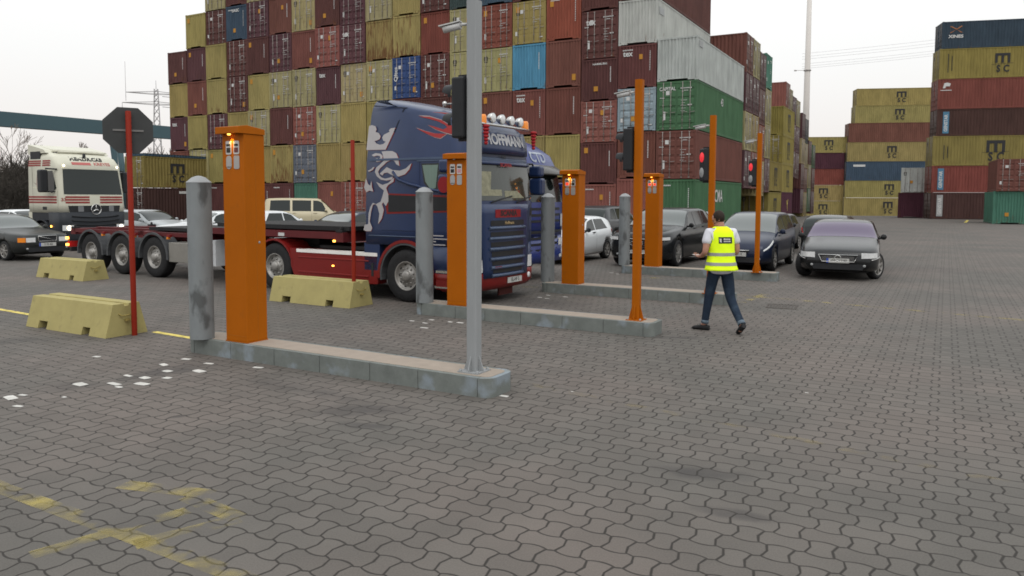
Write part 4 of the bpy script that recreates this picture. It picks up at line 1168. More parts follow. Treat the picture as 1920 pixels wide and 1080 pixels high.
FLAME = [[(0.545,3.626),(0.794,3.604),(1.119,3.564),(1.278,3.517),(1.278,3.475),(1.092,3.517),(0.93,3.557),(0.766,3.592)],[(0.233,3.58),(0.516,3.554),(0.821,3.464),(0.997,3.36),(1.118,3.333),(1.331,3.298),(1.331,3.153),(1.118,3.153),(0.902,3.209),(0.682,3.283),(0.488,3.382),(0.683,3.331),(0.861,3.271),(0.962,3.306),(0.908,3.364),(0.711,3.456),(0.46,3.526)],[(0.209,3.348),(0.459,3.271),(0.682,3.214),(0.97,3.193),(0.825,3.106),(0.682,3.135),(0.459,3.227)]]
HU = Vector((math.cos(HD), math.sin(HD), 0)); HV = Vector((-math.sin(HD), math.cos(HD), 0))
TRK = Vector((-2.05, 14.59, 0)) + HV * 1.25
def hero_truck():
    r = empty("tractor_truck", TRK, HD, "dark blue truck with a red lower body, pale griffin on its side and roof lamps", "truck", None, True)
    cab = Cab([(.28, .50, 1.50, 1.22, .12, .30), (.62, .50, 1.52, 1.25, .12, .30), (1.10, -1.06, 1.52, 1.25, .12, .28), (1.9, -1.05, 1.52, 1.25, .12, .26), (2.72, -1.02, 1.40, 1.25, .12, .26), (2.80, -1.02, 1.40, 1.24, .12, .26), (3.05, -1.01, 1.40, 1.209, .12, .30), (3.36, -1.0, 1.30, 1.170, .12, .36), (3.62, -.99, .95, 1.138, .2, .50), (3.78, -.98, .35, 1.10, .25, .6), (3.89, -.98, -.2, 1.03, .25, .6), (3.94, -.98, -.45, .94, .2, .5)])
    b = MB(); cab.shell([1.10, 1.4, 1.9, 2.3, 2.72, 2.80, 3.05, 3.36, 3.62, 3.70, 3.78, 3.84, 3.90, 3.95], b)
    # nose ahead of the wheel
    b.box(.50, 1.2, -1.23, 1.23, .95, 1.12)
    low = Cab([(.55, .62, 1.52, 1.25, .12, .30), (1.12, .52, 1.52, 1.25, .12, .28)])
    low.shell([.58, .8, 1.12], b)
    b.box(-1.06, -.66, -1.245, 1.245, .58, 1.12)
    co = b.build("cab_body", blue, r)
    ld = MB(); ld.box(-.9, 1.02, -1.262, -1.235, 2.735, 2.775); cab.front(ld, -1.2, 1.2, 2.70, 2.79, .02, thick=.03); ld.build("ledge", mat("light_blue_trim", (.06, .085, .14), .4, coat=.2), r)
    # bumper with its dark intake, plate and lamps
    bum = Cab([(.26, .78, 1.46, 1.18, .12, .30), (.36, .72, 1.54, 1.24, .12, .30), (.60, .66, 1.54, 1.26, .12, .30)])
    m = MB(); bum.shell([.26, .31, .36, .5, .60], m); m.build("bumper", tred, r)
    gl = MB(); cab_l = Cab([(.5, .5, 1.56, 1.25, .12, .30), (1.9, .5, 1.56, 1.25, .12, .26)])
    cab_l.front(gl, -.78, .78, .50, 1.90, .0, y0t=-.92, y1t=.92, thick=.05, nz=8); gl.build("grille_panel", blue, r)
    for i, (z0, z1, wd) in enumerate(((1.49, 1.59, .60), (1.29, 1.37, .60), (1.09, 1.18, .59), (.90, 1.0, .57), (.735, .815, .55), (.585, .655, .52))):
        g = MB(); cab_l.front(g, -wd, wd, z0, z1, .006, nz=2); g.build("grille_slot", M_['plastic'], r)
        g = MB(); g.tube([(cab_l.fx(y, z0 - .045) + .008, y, z0 - .045) for y in (-wd - .04, -.4, -.2, 0, .2, .4, wd + .04)], .032, 8); g.build("grille_bar", mat("light_blue_trim", (.06, .085, .14), .4, coat=.2), r)
    bd = MB(); cab_l.front(bd, -.46, .46, 1.645, 1.80, .006, nz=2); bo = bd.build("name_badge", mat("badge_red", (.20, .012, .016), .4), r)
    tx = MB(); front_text(tx, cab_l, "SCANIA", .145, 0, 1.722, 0, .006, 1.15, .010); tx.build("lettering", M_['plastic'], bo)
    tx = MB(); front_text(tx, cab_l, "Hoffmann", .085, .02, 1.54, 0, .002, 1, .010); tx.build("lettering", mat("brass_lettering", (.36, .26, .13), .4), r)
    st = MB(); cab_l.front(st, -.50, -.28, .675, .715, .035, nz=1, ny=3); st.build("red_mark", tred, r)
    ws = MB(); cab.front(ws, -1.12, 1.12, 1.97, 2.66, .006, y0t=-1.05, y1t=1.05, nz=6, ny=18); ws.build("windscreen", mat("windscreen_glass", (.03, .036, .03), .08, spec=.5, var=0, coat=.2), r)
    it = MB(); cab.front(it, -.95, -.15, 2.06, 2.18, .009, nz=2); cab.front(it, -.05, .72, 2.02, 2.16, .009, nz=2, y1t=.45); cab.front(it, -.78, -.5, 2.18, 2.52, .009, nz=2, y0t=-.72, y1t=-.42); it.build("papers_behind_glass", mat("papers_behind_glass", (.22, .215, .15), .6, 0, .35, 12), r)
    for y in (-.55, .35):
        w = MB(); w.tube([(cab.fx(y, 1.93) + .02, y, 1.93), (cab.fx(y + .35, 2.0) + .03, y + .35, 2.0), (cab.fx(y + .75, 2.06) + .02, y + .75, 2.06)], .012, 6); w.build("wiper", M_['plastic'], r)
    for y in (-1.06, 1.06):
        w = MB(); cab.front(w, y - .12, y + .12, 1.66, 1.82, .01, nz=2, ny=4); w.build("vent", M_['plastic'], r)
    v = MB(); cab.front(v, -1.10, 1.10, 2.655, 2.72, .05, thick=.06, nz=2); v.build("sun_visor", blue, r)
    tx = MB(); front_text(tx, cab, "SCANIA", .10, .05, 2.655, 0, .004, 1.2, .058); tx.build("lettering", mat("badge_red", (.20, .012, .016), .4), r)
    # name board above the screen
    sb = MB(); cab.front(sb, -.95, .95, 2.86, 3.32, .07, thick=.14, nz=4, ny=14); so = sb.build("name_board", blue, r)
    tx = MB(); front_text(tx, cab, "HOFFMANN", .285, .09, 3.13, 0, .010, .90, .076); tx.build("lettering", mat("board_lettering", (.42, .42, .43), .5), so)
    tx = MB(); front_text(tx, cab, "R 500", .08, 0, 2.805, 0, .002, 1, .03); tx.build("lettering", M_['plastic'], r)
    # lamp bar
    lb = MB(); lb.tube([(1.05, -1.14, 3.52), (1.36, -1.06, 3.42), (1.50, -.8, 3.39), (1.55, 0, 3.385), (1.50, .8, 3.39), (1.36, 1.06, 3.42), (1.05, 1.14, 3.52)], .028, 10); lb.build("lamp_bar", M_['alu'], r)
    for y in (-.50, -.17, .17, .50):
        k = MB(); k.lathe([(.001, -.11), (.045, -.10), (.082, -.05), (.092, .0), (.092, .03), (.082, .035)], 20, axis='x', c=(1.50, y, 3.52)); k.tube([(1.5, y, 3.40), (1.48, y, 3.46)], .018, 8)
        ko = k.build("roof_lamp", M_['alu'], r); k = MB(); k.lathe([(.082, .034), (.05, .045), (.001, .05)], 20, axis='x', c=(1.50, y, 3.52)); k.build("lens", M_['lampglass'], ko)
    for y in (-.76, .76):
        k = MB(); k.lathe([(.001, .17), (.05, .165), (.07, .13), (.075, 0)], 16, c=(1.46, y, 3.40)); k.build("beacon", M_['amber'], r)
    for y in (-.74, 1.0):
        k = MB(); z = 3.38
        for i in range(6):
            q = .072 - .007 * i; k.lathe([(.02, z - .065), (q * .7, z - .06), (q, z - .035), (q * .8, z - .008), (.02, z)], 10, c=(1.52, y, 0)); z -= .062
        k.build("red_tassel", mat("tassel_red", (.30, .018, .022), .55), r)
    hn = MB(); hn.tube([(.55, -.72, 3.81), (1.05, -.72, 3.80), (1.2, -.72, 3.795)], [.015, .022, .05], 10); hn.lathe([(.001, .05), (.04, .03), (.045, 0), (.03, -.05)], 10, c=(.55, -.72, 3.82)); hn.build("air_horn", M_['alu'], r)
    for y in (-1.0, 1.0):
        l_ = MB(); low2 = Cab([(.5, .5, 1.53, 1.255, .12, .30), (1.2, .5, 1.53, 1.255, .12, .30)]); a, b_ = sorted((y * .80, y * 1.17))
        low2.front(l_, a, b_, .62, .86, .01, nz=2, ny=6); lo = l_.build("headlamp", M_['lampglass'], r)
        l_ = MB(); l_.lathe([(.001, .02), (.05, .015), (.06, 0)], 12, axis='x', c=(bum.fx(y * .9, .45) + .0, y * .9, .45)); l_.build("fog_lamp", M_['lampglass'], r)
    pm = MB(); pm.box(1.545, 1.56, -.02 + .0, .50, .36, .47); po = pm.build("number_plate", M_['plate'], r)
    tx = MB(); put_text(tx, "EL-HF 5", .10, frame((1.562, .25, .415), (0, 1, 0), (0, 0, 1)), 0, .002, .9); tx.build("lettering", M_['black'], po)
    fl = MB(); fl.box(1.30, 1.34, .0, .5, .10, .30); fl.build("mud_flap", mat("dark_red_flap", (.06, .015, .013), .7), r)
    # doors and glass on the right side, and mirrored glass on the left
    for s in (-1, 1):
        g = MB(); cab.side(g, [(.40, 2.66), (.98, 2.66), (1.16, 2.20), (.62, 2.13), (.46, 2.30)], .004, s); go = g.build("side_window", M_['glass'], r)
        if s < 0:
            g = MB(); cab.side(g, [(.43, 2.63), (.80, 2.63), (.74, 2.20), (.62, 2.17), (.50, 2.32)], .007, s); g.build("curtain", curtain, go)
        g = MB()
        g.box(.30, 1.05, s * 1.26 - .004, s * 1.26 + .004, 2.70, 2.725)
        g.build("window_trim", mat("light_blue_trim", (.06, .085, .14), .4, coat=.2), r)
        mr = MB(); mr.box(1.12, 1.42, s * 1.60 - .11, s * 1.60 + .11, 2.08, 2.44); mo = mr.build("mirror", blue, r, bevel=.05, segs=3)
        mr = MB(); mr.box(1.12, 1.40, s * 1.58 - .11, s * 1.58 + .11, 2.47, 2.70); mr.build("mirror", blue, r, bevel=.05, segs=3)
        am = MB(); am.tube([(1.12, s * 1.24, 2.72), (1.2, s * 1.5, 2.74), (1.22, s * 1.58, 2.6)], .022, 8); am.tube([(1.15, s * 1.24, 2.12), (1.22, s * 1.5, 2.10)], .022, 8); am.build("mirror_arm", M_['plastic'], r)
        if s < 0:
            d = MB(); d.poly([(1.27 + .13 * math.cos(a), 2.25 + .145 * math.sin(a)) for a in [k * math.pi / 10 for k in range(20)]], lambda x, z: (x, -1.714, z)); d.build("red_disc", mat("badge_red", (.20, .012, .016), .4), mo)
    sk = MB(); cab.side(sk, [(-.46, 2.10), (1.22, 2.06), (1.30, 2.0), (1.30, 1.76), (-.46, 1.70), (-.50, 1.9)], .003); sk.build("stripe_border", tred, r)
    sk = MB(); cab.side(sk, [(-.42, 2.07), (1.26, 2.02), (1.26, 1.79), (-.42, 1.74)], .006); sk.build("side_grille", M_['plastic'], r)
    cv = MB(); cv.tube([(-.30, -1.255, 2.52), (-.16, -1.262, 2.36), (.10, -1.266, 2.28), (.62, -1.268, 2.17), (1.2, -1.262, 2.09)], .028, 8); cv.build("body_crease", blue, r)
    dl = MB(); dl.box(.36, .366, -1.2535, -1.245, 1.14, 2.72); dl.box(1.24, 1.246, -1.2535, -1.245, 1.14, 2.0); dl.box(-.6, .36, -1.2535, -1.245, 1.38, 1.386); dl.build("door_seam", mat("seam_shadow", (.012, .016, .03), .6), r)
    tr = MB(); tr.tube([(-.93, -1.253, 1.27), (.3, -1.257, 1.27)], .012, 6); tr.build("trim_line", mat("light_blue_trim", (.06, .085, .14), .4, coat=.2), r)
    hd = MB(); hd.box(.42, .60, -1.275, -1.25, 1.42, 1.46); hd.build("door_handle", M_['plastic'], r)
    tx = MB()
    for z, w in ((1.30, .30), (1.24, .38), (1.19, .12), (1.13, .34)): tx.box(.62, .62 + w, -1.2545, -1.249, z, z + .022)
    tx.build("lettering", griff, r)
    sm = MB(); cab.side(sm, [(-.93, 3.84), (-.02, 3.74), (-.10, 3.72), (-.30, 3.28), (-.33, 3.28), (-.14, 3.73), (-.93, 3.82)], .006); sm.build("deflector_seam", mat("seam_shadow", (.012, .016, .03), .6), r)
    # the griffin and the flames, film on the side; outlines in metres on the side plane
    for P in GRIF:
        cx = sum(p[0] for p in P) / len(P)
        o_ = MB(); cab.side(o_, [(x + (x - cx) * .03 + .012, z - .006) for x, z in P], .0045); o_.build("griffin_outline", tred, co)
        o_ = MB(); cab.side(o_, P, .0075); o_.build("griffin_film", griff, co)
    for P in FLAME:
        o_ = MB(); cab.side(o_, P, .0045); o_.build("flame_outline", mat("flame_outline", (.30, .24, .24), .5), co)
        cx = sum(p[0] for p in P) / len(P); cz = sum(p[1] for p in P) / len(P)
        o_ = MB(); cab.side(o_, [(cx + (x - cx) * .955, cz + (z - cz) * .88) for x, z in P], .0075); o_.build("flame_film", mat("flame_red", (.30, .035, .035), .5), co)
    # wheel arch, steps, skirts
    for s in (-1, 1):
        a_ = MB(); n = 18; y0, y1 = sorted((s * 1.03, s * 1.275))
        def arc(r0, r1, t0, t1, yy0, yy1, mb, cx=0.0, cz=.51):
            out = []
            for i in range(n + 1):
                t = rad(t0 + (t1 - t0) * i / n); out.append((t,))
            for (q,), (w_,) in zip(out, out[1:]):
                mb.prism([(cx + r0 * math.cos(q), cz + r0 * math.sin(q)), (cx + r1 * math.cos(q), cz + r1 * math.sin(q)), (cx + r1 * math.cos(w_), cz + r1 * math.sin(w_)), (cx + r0 * math.cos(w_), cz + r0 * math.sin(w_))], yy0, yy1)
        arc(.64, .70, -12, 186, y0, y1, a_); a_.build("wheel_arch", tred, r)
        a_ = MB(); y0, y1 = sorted((s * .95, s * 1.268)); arc(.60, .637, -14, 190, y0, y1, a_); a_.build("arch_liner", grey_f, r)
        st = MB(); y0, y1 = sorted((s * 1.0, s * 1.25)); st.box(.72, 1.12, y0, y1, .30, .60); st.build("step", tred, r, bevel=.02)
        st = MB(); y0, y1 = sorted((s * 1.05, s * 1.262)); st.box(.74, 1.10, y0, y1, .615, .66).box(.72, 1.1, y0, y1, .33, .36); st.build("step_tread", M_['alu'], r)
        k_ = MB(); y0, y1 = sorted((s * .95, s * 1.245)); k_.prism([(-3.08, .30), (-.72, .30), (-.70, .70), (-.70, .90), (-3.22, .93), (-3.20, .55)], y0, y1)
        k_.build("side_skirt", tred, r, bevel=.03, segs=3)
        k_ = MB(); y0, y1 = sorted((s * 1.235, s * 1.256)); k_.box(-2.95, -.95, y0, y1, .42, .46).box(-2.95, -.95, y0, y1, .74, .77); k_.build("skirt_rib", tred, r, bevel=.008)
        k_ = MB(); y0, y1 = sorted((s * 1.10, s * 1.252)); k_.box(-3.0, -.72, y0, y1, .855, .925); k_.build("white_stripe", mat("skirt_white", (.72, .70, .68), .4, coat=.3), r)
        k_ = MB(); y0, y1 = sorted((s * 1.2, s * 1.251)); k_.box(-.88, -.82, y0, y1, .46, .72); k_.build("skirt_recess", M_['plastic'], r)
        k_ = MB(); y0, y1 = sorted((s * 1.24, s * 1.26)); k_.box(-1.95, -1.90, y0, y1, .60, .625); k_.build("marker_lamp", M_['litamber'], r)
        f_ = MB(); y0, y1 = sorted((s * .60, s * 1.25))
        for i in range(12):
            t, w_ = rad(5 + 170 * i / 12), rad(5 + 170 * (i + 1) / 12)
            f_.prism([(-3.72 + .57 * math.cos(t), .51 + .57 * math.sin(t)), (-3.72 + .61 * math.cos(t), .51 + .61 * math.sin(t)), (-3.72 + .61 * math.cos(w_), .51 + .61 * math.sin(w_)), (-3.72 + .57 * math.cos(w_), .51 + .57 * math.sin(w_))], y0, y1)
        f_.build("rear_fender", tred, r)
        wheel(r, 0, s * 1.09, s); wheel(r, -3.72, s * 1.07, s)
    ch = MB(); ch.box(-4.6, .9, -.45, -.32, .66, .94).box(-4.6, .9, .32, .45, .66, .94).box(-.6, .6, -.95, .95, .5, 1.15).box(-1.0, .4, -1.1, 1.1, .9, 1.1).box(-3.9, -3.5, -.9, .9, .44, .6); ch.build("chassis", M_['dark'], r)
    fw = MB(); fw.box(-4.1, -3.1, -.5, .5, .98, 1.10); fw.box(-2.6, -1.05, -.95, .95, .94, 1.0); fw.build("coupling_plate", M_['dark'], r)
    bk = MB(); bk.box(-1.14, -1.055, -.8, .8, 1.15, 2.0); bk.tube([(-1.05, -.5, 1.9), (-1.4, -.5, 1.3), (-1.9, -.3, 1.25)], .03, 8); bk.build("air_lines", M_['plastic'], r)
    return r
hero_truck()

def trailer():
    r = empty("container_trailer", TRK + HU * .40, HD, "red skeletal container trailer, empty, with three axles behind the blue and red truck", "trailer", None, True)
    f = MB(); f.box(-12.35, -6.3, -.50, -.36, .98, 1.16).box(-12.35, -6.3, .36, .50, .98, 1.16).box(-6.5, -2.2, -.50, -.36, 1.10, 1.32).box(-6.5, -2.2, .36, .50, 1.10, 1.32)
    f.box(-12.2, -6.4, -1.2, -1.12, 1.04, 1.14).box(-6.6, -2.3, -1.2, -1.12, 1.16, 1.30)
    for x in (-12.35, -9.2, -7.0): f.box(x, x + .22, -1.20, 1.20, .98, 1.14)
    for x in (-4.9, -2.3): f.box(x, x + .22, -1.20, 1.20, 1.10, 1.30)
    f.box(-12.0, -4.9, -.5, -.36, .80, .985).box(-12.0, -4.9, .36, .5, .80, .985)
    f.build("frame", mat("trailer_red", (.095, .016, .018), .5, 0, .15, 2), r)
    g = MB(); g.box(-6.2, -2.0, -1.10, 1.10, 1.33, 1.42); g.box(-9.2, -6.3, -.9, .9, 1.16, 1.24); g.build("gooseneck_deck", M_['dark'], r)
    for x in (-12.25, -6.9, -2.2):
        for y in (-1.13, 1.13):
            dz = 0 if x > -4 else -.16
            k = MB(); k.box(x - .08, x + .1, y - .08, y + .08, 1.30 + dz, 1.345 + dz); k.lathe([(.03, 1.345 + dz), (.035, 1.39 + dz), (.001, 1.42 + dz)], 8, c=(x, y, 0)); k.build("twistlock", M_['dark'], r)
    for x in (-8.52, -9.93, -11.34):
        for s in (-1, 1):
            wheel(r, x, s * 1.07, s)
            m = MB(); y0, y1 = sorted((s * .88, s * 1.25)); n = 14
            for i in range(n):
                t, w_ = rad(-5 + 190 * i / n), rad(-5 + 190 * (i + 1) / n)
                m.prism([(x + .565 * math.cos(t), .52 + .565 * math.sin(t)), (x + .59 * math.cos(t), .52 + .59 * math.sin(t)), (x + .59 * math.cos(w_), .52 + .59 * math.sin(w_)), (x + .565 * math.cos(w_), .52 + .565 * math.sin(w_))], y0, y1)
                a0, a1 = sorted((s * 1.235, s * 1.262))
                m.prism([(x + .56 * math.cos(t), .52 + .56 * math.sin(t)), (x + .615 * math.cos(t), .52 + .615 * math.sin(t)), (x + .615 * math.cos(w_), .52 + .615 * math.sin(w_)), (x + .56 * math.cos(w_), .52 + .56 * math.sin(w_))], a0, a1)
            m.build("mudguard", grey_f, r)
            k = MB(); y0, y1 = sorted((s * 1.2, s * 1.272)); k.box(x + .60, x + .66, y0, y1, .98, 1.03); k.build("marker_lamp", M_['amber'], r)
            k = MB(); y0, y1 = sorted((s * 1.2, s * 1.268)); k.box(x + .60, x + .72, y0, y1, 1.03, 1.09); k.build("red_reflector", mat('dull_red_reflector', (.16, .015, .015), .4), r)
        a = MB(); a.tube([(x, -1.0, .51), (x, 1.0, .51)], .065, 10); a.box(x - .1, x + .1, -.6, -.3, .5, .9); a.box(x - .1, x + .1, .3, .6, .5, .9); a.build("axle", M_['dark'], r)
    b = MB(); b.box(-7.92, -7.15, -1.22, -.75, .42, .90); b.build("tool_box", stainless, r, bevel=.015)
    b = MB(); b.box(-6.35, -6.15, -1.2, -.9, .40, 1.0); b.build("leg_plate", mat("pale_grey_plate", (.40, .41, .42), .5), r)
    for y in (-.75, .75):
        b = MB(); b.box(-5.75, -5.60, y - .07, y + .07, .25, 1.06); b.box(-5.85, -5.5, y - .14, y + .14, .22, .26); b.build("landing_leg", M_['dark'], r)
    b = MB(); b.box(-12.45, -12.36, -1.2, 1.2, .50, .62); b.box(-12.42, -12.36, -.9, -.8, .6, 1.1); b.box(-12.42, -12.36, .8, .9, .6, 1.1); b.build("rear_bar", M_['dark'], r)
    for y in (-1.08, 1.08):
        b = MB(); b.box(-12.50, -12.45, y - .14, y + .14, .62, .78); b.build("rear_lamp", M_['tail'], r)
        b = MB(); b.box(-12.46, -12.40, y * 1.17 - .03, y * 1.17 + .03, .66, .72).box(-12.46, -12.40, y * 1.17 - .03, y * 1.17 + .03, .84, .90); b.build("marker_lamp", M_['litamber'], r)
    b = MB(); b.box(-4.0, -3.82, -1.215, -1.19, 1.18, 1.25); b.build("white_tag", M_['white'], r)
    b = MB(); b.box(-2.35, -2.30, -1.225, -1.19, 1.10, 1.14); b.build("marker_lamp", M_['litamber'], r)
    return r
trailer()

def blue_truck():
    fc = LU * -8.72 + LV * 17.0
    r = empty("tractor_truck", fc, TH, "plain mid blue truck with white roof letters and a grey visor, behind the griffin truck", "truck")
    cab = Cab([(.45, -1.0, -.02, 1.22, .12, .28), (1.0, -2.25, .0, 1.25, .12, .28), (1.9, -2.25, .0, 1.25, .12, .26), (2.75, -2.22, -.16, 1.24, .12, .26), (3.1, -2.2, -.30, 1.2, .14, .34), (3.35, -2.2, -.62, 1.12, .18, .44), (3.55, -2.2, -1.1, 1.0, .2, .5), (3.72, -2.18, -1.5, .85, .2, .5)])
    b = MB(); cab.shell([1.05, 1.5, 1.9, 2.3, 2.75, 3.1, 3.35, 3.55, 3.72], b); low = Cab([(.42, -.82, .0, 1.23, .12, .28), (1.07, -.9, .0, 1.25, .12, .28)]); low.shell([.42, .6, 1.07], b); b.box(-2.25, -1.95, -1.24, 1.24, .6, 1.07)
    b.build("cab_body", blue2, r)
    m = MB(); cab.front(m, -1.1, 1.1, 1.92, 2.66, .006, y0t=-1.04, y1t=1.04, nz=5); m.build("windscreen", M_['glass'], r)
    m = MB()
    v = []; f = []; n = 13
    for i in range(n):
        y = -1.2 + 2.4 * i / (n - 1); v += [(cab.fx(y, 2.82) + .01, y, 2.84), (cab.fx(y, 2.82) + .42 - .1 * (y / 1.2) ** 2, y, 2.62), (cab.fx(y, 2.82) + .40 - .1 * (y / 1.2) ** 2, y, 2.58), (cab.fx(y, 2.7) + .01, y, 2.76)]
    for i in range(n - 1):
        for q in range(3): f.append((4 * i + q, 4 * i + 4 + q, 4 * i + 5 + q, 4 * i + 1 + q))
    m.add(v, f, 0, True); m.build("sun_visor", mat("smoked_visor", (.06, .058, .055), .35, coat=.3), r)
    m = MB(); front_text(m, cab, "CTD", .36, .05, 3.02, 0, .008, 1.1, .012); m.build("lettering", mat("ctd_lettering", (.30, .33, .38), .5), r)
    for s in (-1, 1):
        g = MB(); cab.side(g, [(-1.35, 2.6), (-.45, 2.6), (-.28, 2.0), (-1.35, 1.95)], .004, s); g.build("side_window", M_['glass'], r)
        g = MB(); g.box(-.55, -.25, s * 1.56 - .11, s * 1.56 + .11, 1.98, 2.42); g.build("mirror", blue2, r, bevel=.05)
        g = MB(); g.tube([(-.2, s * 1.2, 2.55), (-.15, s * 1.5, 2.5), (-.2, s * 1.55, 2.4)], .02, 6); g.build("mirror_arm", M_['plastic'], r)
        l_ = MB(); a, c = sorted((s * .78, s * 1.16)); low.front(l_, a, c, .82, 1.0, .012, nz=2, ny=5); l_.build("headlamp", M_['lampglass'], r)
        l_ = MB(); low.front(l_, *sorted((s * .85, s * 1.1)), .50, .58, .012, nz=2, ny=4); l_.build("fog_lamp", M_['lampglass'], r)
        wheel(r, -1.42, s * 1.08, s); wheel(r, -5.1, s * 1.08, s)
    k = MB(); k.lathe([(.001, .10), (.15, .08), (.17, 0), (.15, -.08), (.001, -.1)], 12, axis='x', c=(.12, 1.02, 2.48)); k.build("kerb_mirror", M_['plastic'], r)
    for i in range(7):
        z = 1.78 - .15 * i - (.12 if i > 2 else 0); wd = .86 if i < 3 else .72
        g = MB(); cab.front(g, -wd, wd, z - .06, z, .008, nz=1); g.build("grille_slot", M_['plastic'], r)
    g = MB(); cab.front(g, -1.2, 1.2, 1.16, 1.22, .012, nz=1); g.build("bumper_gap", M_['plastic'], r)
    g = MB(); cab.front(g, .92, 1.10, 1.30, 1.62, .014, nz=2, ny=3); g.build("name_plate", mat("pale_grey_plate", (.40, .41, .42), .5), r)
    ch = MB(); ch.box(-6, -.4, -.45, .45, .6, .95); ch.box(-2.2, -.5, -1.0, 1.0, .7, 1.05); ch.build("chassis", M_['dark'], r)
    return r
blue_truck()

def cream_truck():
    fc = Vector((-16.55, 30.45, 0))
    r = empty("tractor_truck", fc, TH - .02, "cream truck with red stripes, dark lower body and lit headlamps, by the sign post", "truck")
    cream = mat("cream_truck_paint", (.52, .51, .42), .4, 0, .06, 1.5, spec=.2); dgrey = mat("dark_grey_truck_plastic", (.028, .031, .036), .5, 0, .12, 2); sred = mat("cream_truck_stripe", (.24, .035, .032), .45)
    cab = Cab([(.35, -.9, -.02, 1.2, .10, .25), (.9, -2.28, .0, 1.25, .10, .25), (1.4, -2.28, .02, 1.25, .10, .22), (2.05, -2.28, .0, 1.25, .10, .2), (3.0, -2.27, -.16, 1.24, .10, .22), (3.15, -2.27, -.14, 1.23, .1, .24), (3.45, -2.25, -.36, 1.2, .14, .34), (3.62, -2.25, -.75, 1.12, .16, .4)])
    b = MB(); cab.shell([1.40, 1.7, 2.05, 2.5, 3.0, 3.15, 3.3, 3.45, 3.62], b); b.build("cab_body", cream, r)
    lo = Cab([(.32, -.86, .02, 1.2, .1, .25), (.6, -.9, .05, 1.25, .1, .25), (1.42, -.95, .05, 1.26, .1, .24)]); b = MB(); lo.shell([.32, .45, .6, 1.0, 1.42], b); b.box(-2.26, -.9, -1.24, 1.24, 1.12, 1.40); b.box(-2.26, -2.0, -1.24, 1.24, .55, 1.15); b.build("lower_body", dgrey, r)
    b = MB(); b.box(-2.28, -2.05, -1.252, 1.252, .95, 1.41); b.build("cream_corner", cream, r)
    m = MB(); cab.front(m, -1.12, 1.12, 2.08, 3.02, .006, y0t=-1.06, y1t=1.06, nz=5, ny=16); m.build("windscreen", M_['glass'], r)
    m = MB()
    for z in (1.78, 1.88, 1.98):
        for (a, c) in ((-1.08, -.22), (.18, 1.12)): cab.front(m, a, c, z - .032, z + .032, .006, nz=1)
        cab.side(m, [(-2.24, z - .032), (-.32, z - .032), (-.32, z + .032), (-2.24, z + .032)], .005)
    for z in (3.16, 3.24, 3.32):
        cab.side(m, [(-2.22, z - .028), (-1.35, z - .028), (-1.38, z + .028), (-2.22, z + .028)], .008); cab.side(m, [(-1.25, z - .028), (-.68, z - .028), (-.76, z + .028), (-1.25, z + .028)], .008)
    m.build("stripe_marking", sred, r)
    m = MB(); cab.front(m, -.95, .95, 1.42, 1.66, .010, y0t=-1.0, y1t=1.0, nz=2); go = m.build("grille", M_['plastic'], r)
    m = MB()
    for a in (-.66, .52): cab.front(m, a, a + .2, 1.44, 1.65, .016, nz=1, ny=3)
    m.build("grille_bar", mat("grille_grey", (.16, .165, .17), .5), go)
    m = MB()
    for i, z in enumerate((1.28, 1.12, .98)):
        m.tube([(lo.fx(y, z - .05 * (1 - (y / .9) ** 2)) + .01, y, z - .06 * (1 - (y / .9) ** 2)) for y in (-.9, -.6, -.3, 0, .3, .6, .9)], .022, 6)
    m.build("bumper_rib", M_['plastic'], r)
    m = MB(); x = cab.fx(0, 1.5) + .03; n = 24
    m.tube([(x, .19 * math.cos(2 * math.pi * k / n), 1.52 + .19 * math.sin(2 * math.pi * k / n)) for k in range(n + 1)], .018, 6)
    for a in (90, 210, 330): m.tube([(x, 0, 1.52), (x, .18 * math.cos(rad(a)), 1.52 + .18 * math.sin(rad(a)))], [.035, .008], 6)
    m.lathe([(.001, -.012), (.19, -.015)], 24, mi=1, axis='x', c=(x, 0, 1.52)); m.build("emblem", [M_['alu'], M_['plastic']], r)
    m = MB(); front_text(m, cab, "HENDRICKS", .18, -.12, 3.40, 0, .009, 1.25, .012); m.build("lettering", M_['black'], r)
    m = MB(); cab.front(m, -.72, -.02, 3.18, 3.28, .010, nz=1); front_text(m, cab, "KREYES", .16, .42, 3.23, 0, .004, 1.25, .012); m.build("lettering", mat("roof_lettering_red", (.40, .12, .11), .5), r)
    m = MB(); front_text(m, cab, "33", .16, -1.13, 1.88, 0, .004, 1, .008); m.build("lettering", sred, r)
    m = MB(); m.lathe([(.001, .16), (.05, .12), (.06, 0)], 8, c=(-.40, -.15, 3.48)); m.build("roof_aerial", M_['plastic'], r)
    rb = MB(); rb.box(-1.55, -.78, -.95, .95, 3.66, 3.72); rb.tube([(-.82, -.9, 3.66), (-.72, 0, 3.68), (-.82, .9, 3.66)], .05, 8)
    for y in (-.8, .8): rb.box(-.95, -.9, y - .03, y + .03, 3.55, 3.68)
    rb.build("roof_visor", cream, r, bevel=.02)
    sp = MB()
    for s in (-1, 1):
        y0, y1 = sorted((s * .9, s * 1.2)); sp.prism([(-2.28, 3.58), (-2.28, 3.96), (-1.2, 3.74), (-1.05, 3.62)], y0, y1)
    sp.prism([(-2.28, 3.9), (-2.28, 3.96), (-1.2, 3.76), (-1.2, 3.70)], -.9, .9); sp.build("air_deflector", cream, r)
    sp = MB(); sp.box(-2.1, -1.42, -1.215, -1.19, 3.40, 3.68); sp.build("deflector_gap", M_['plastic'], r)
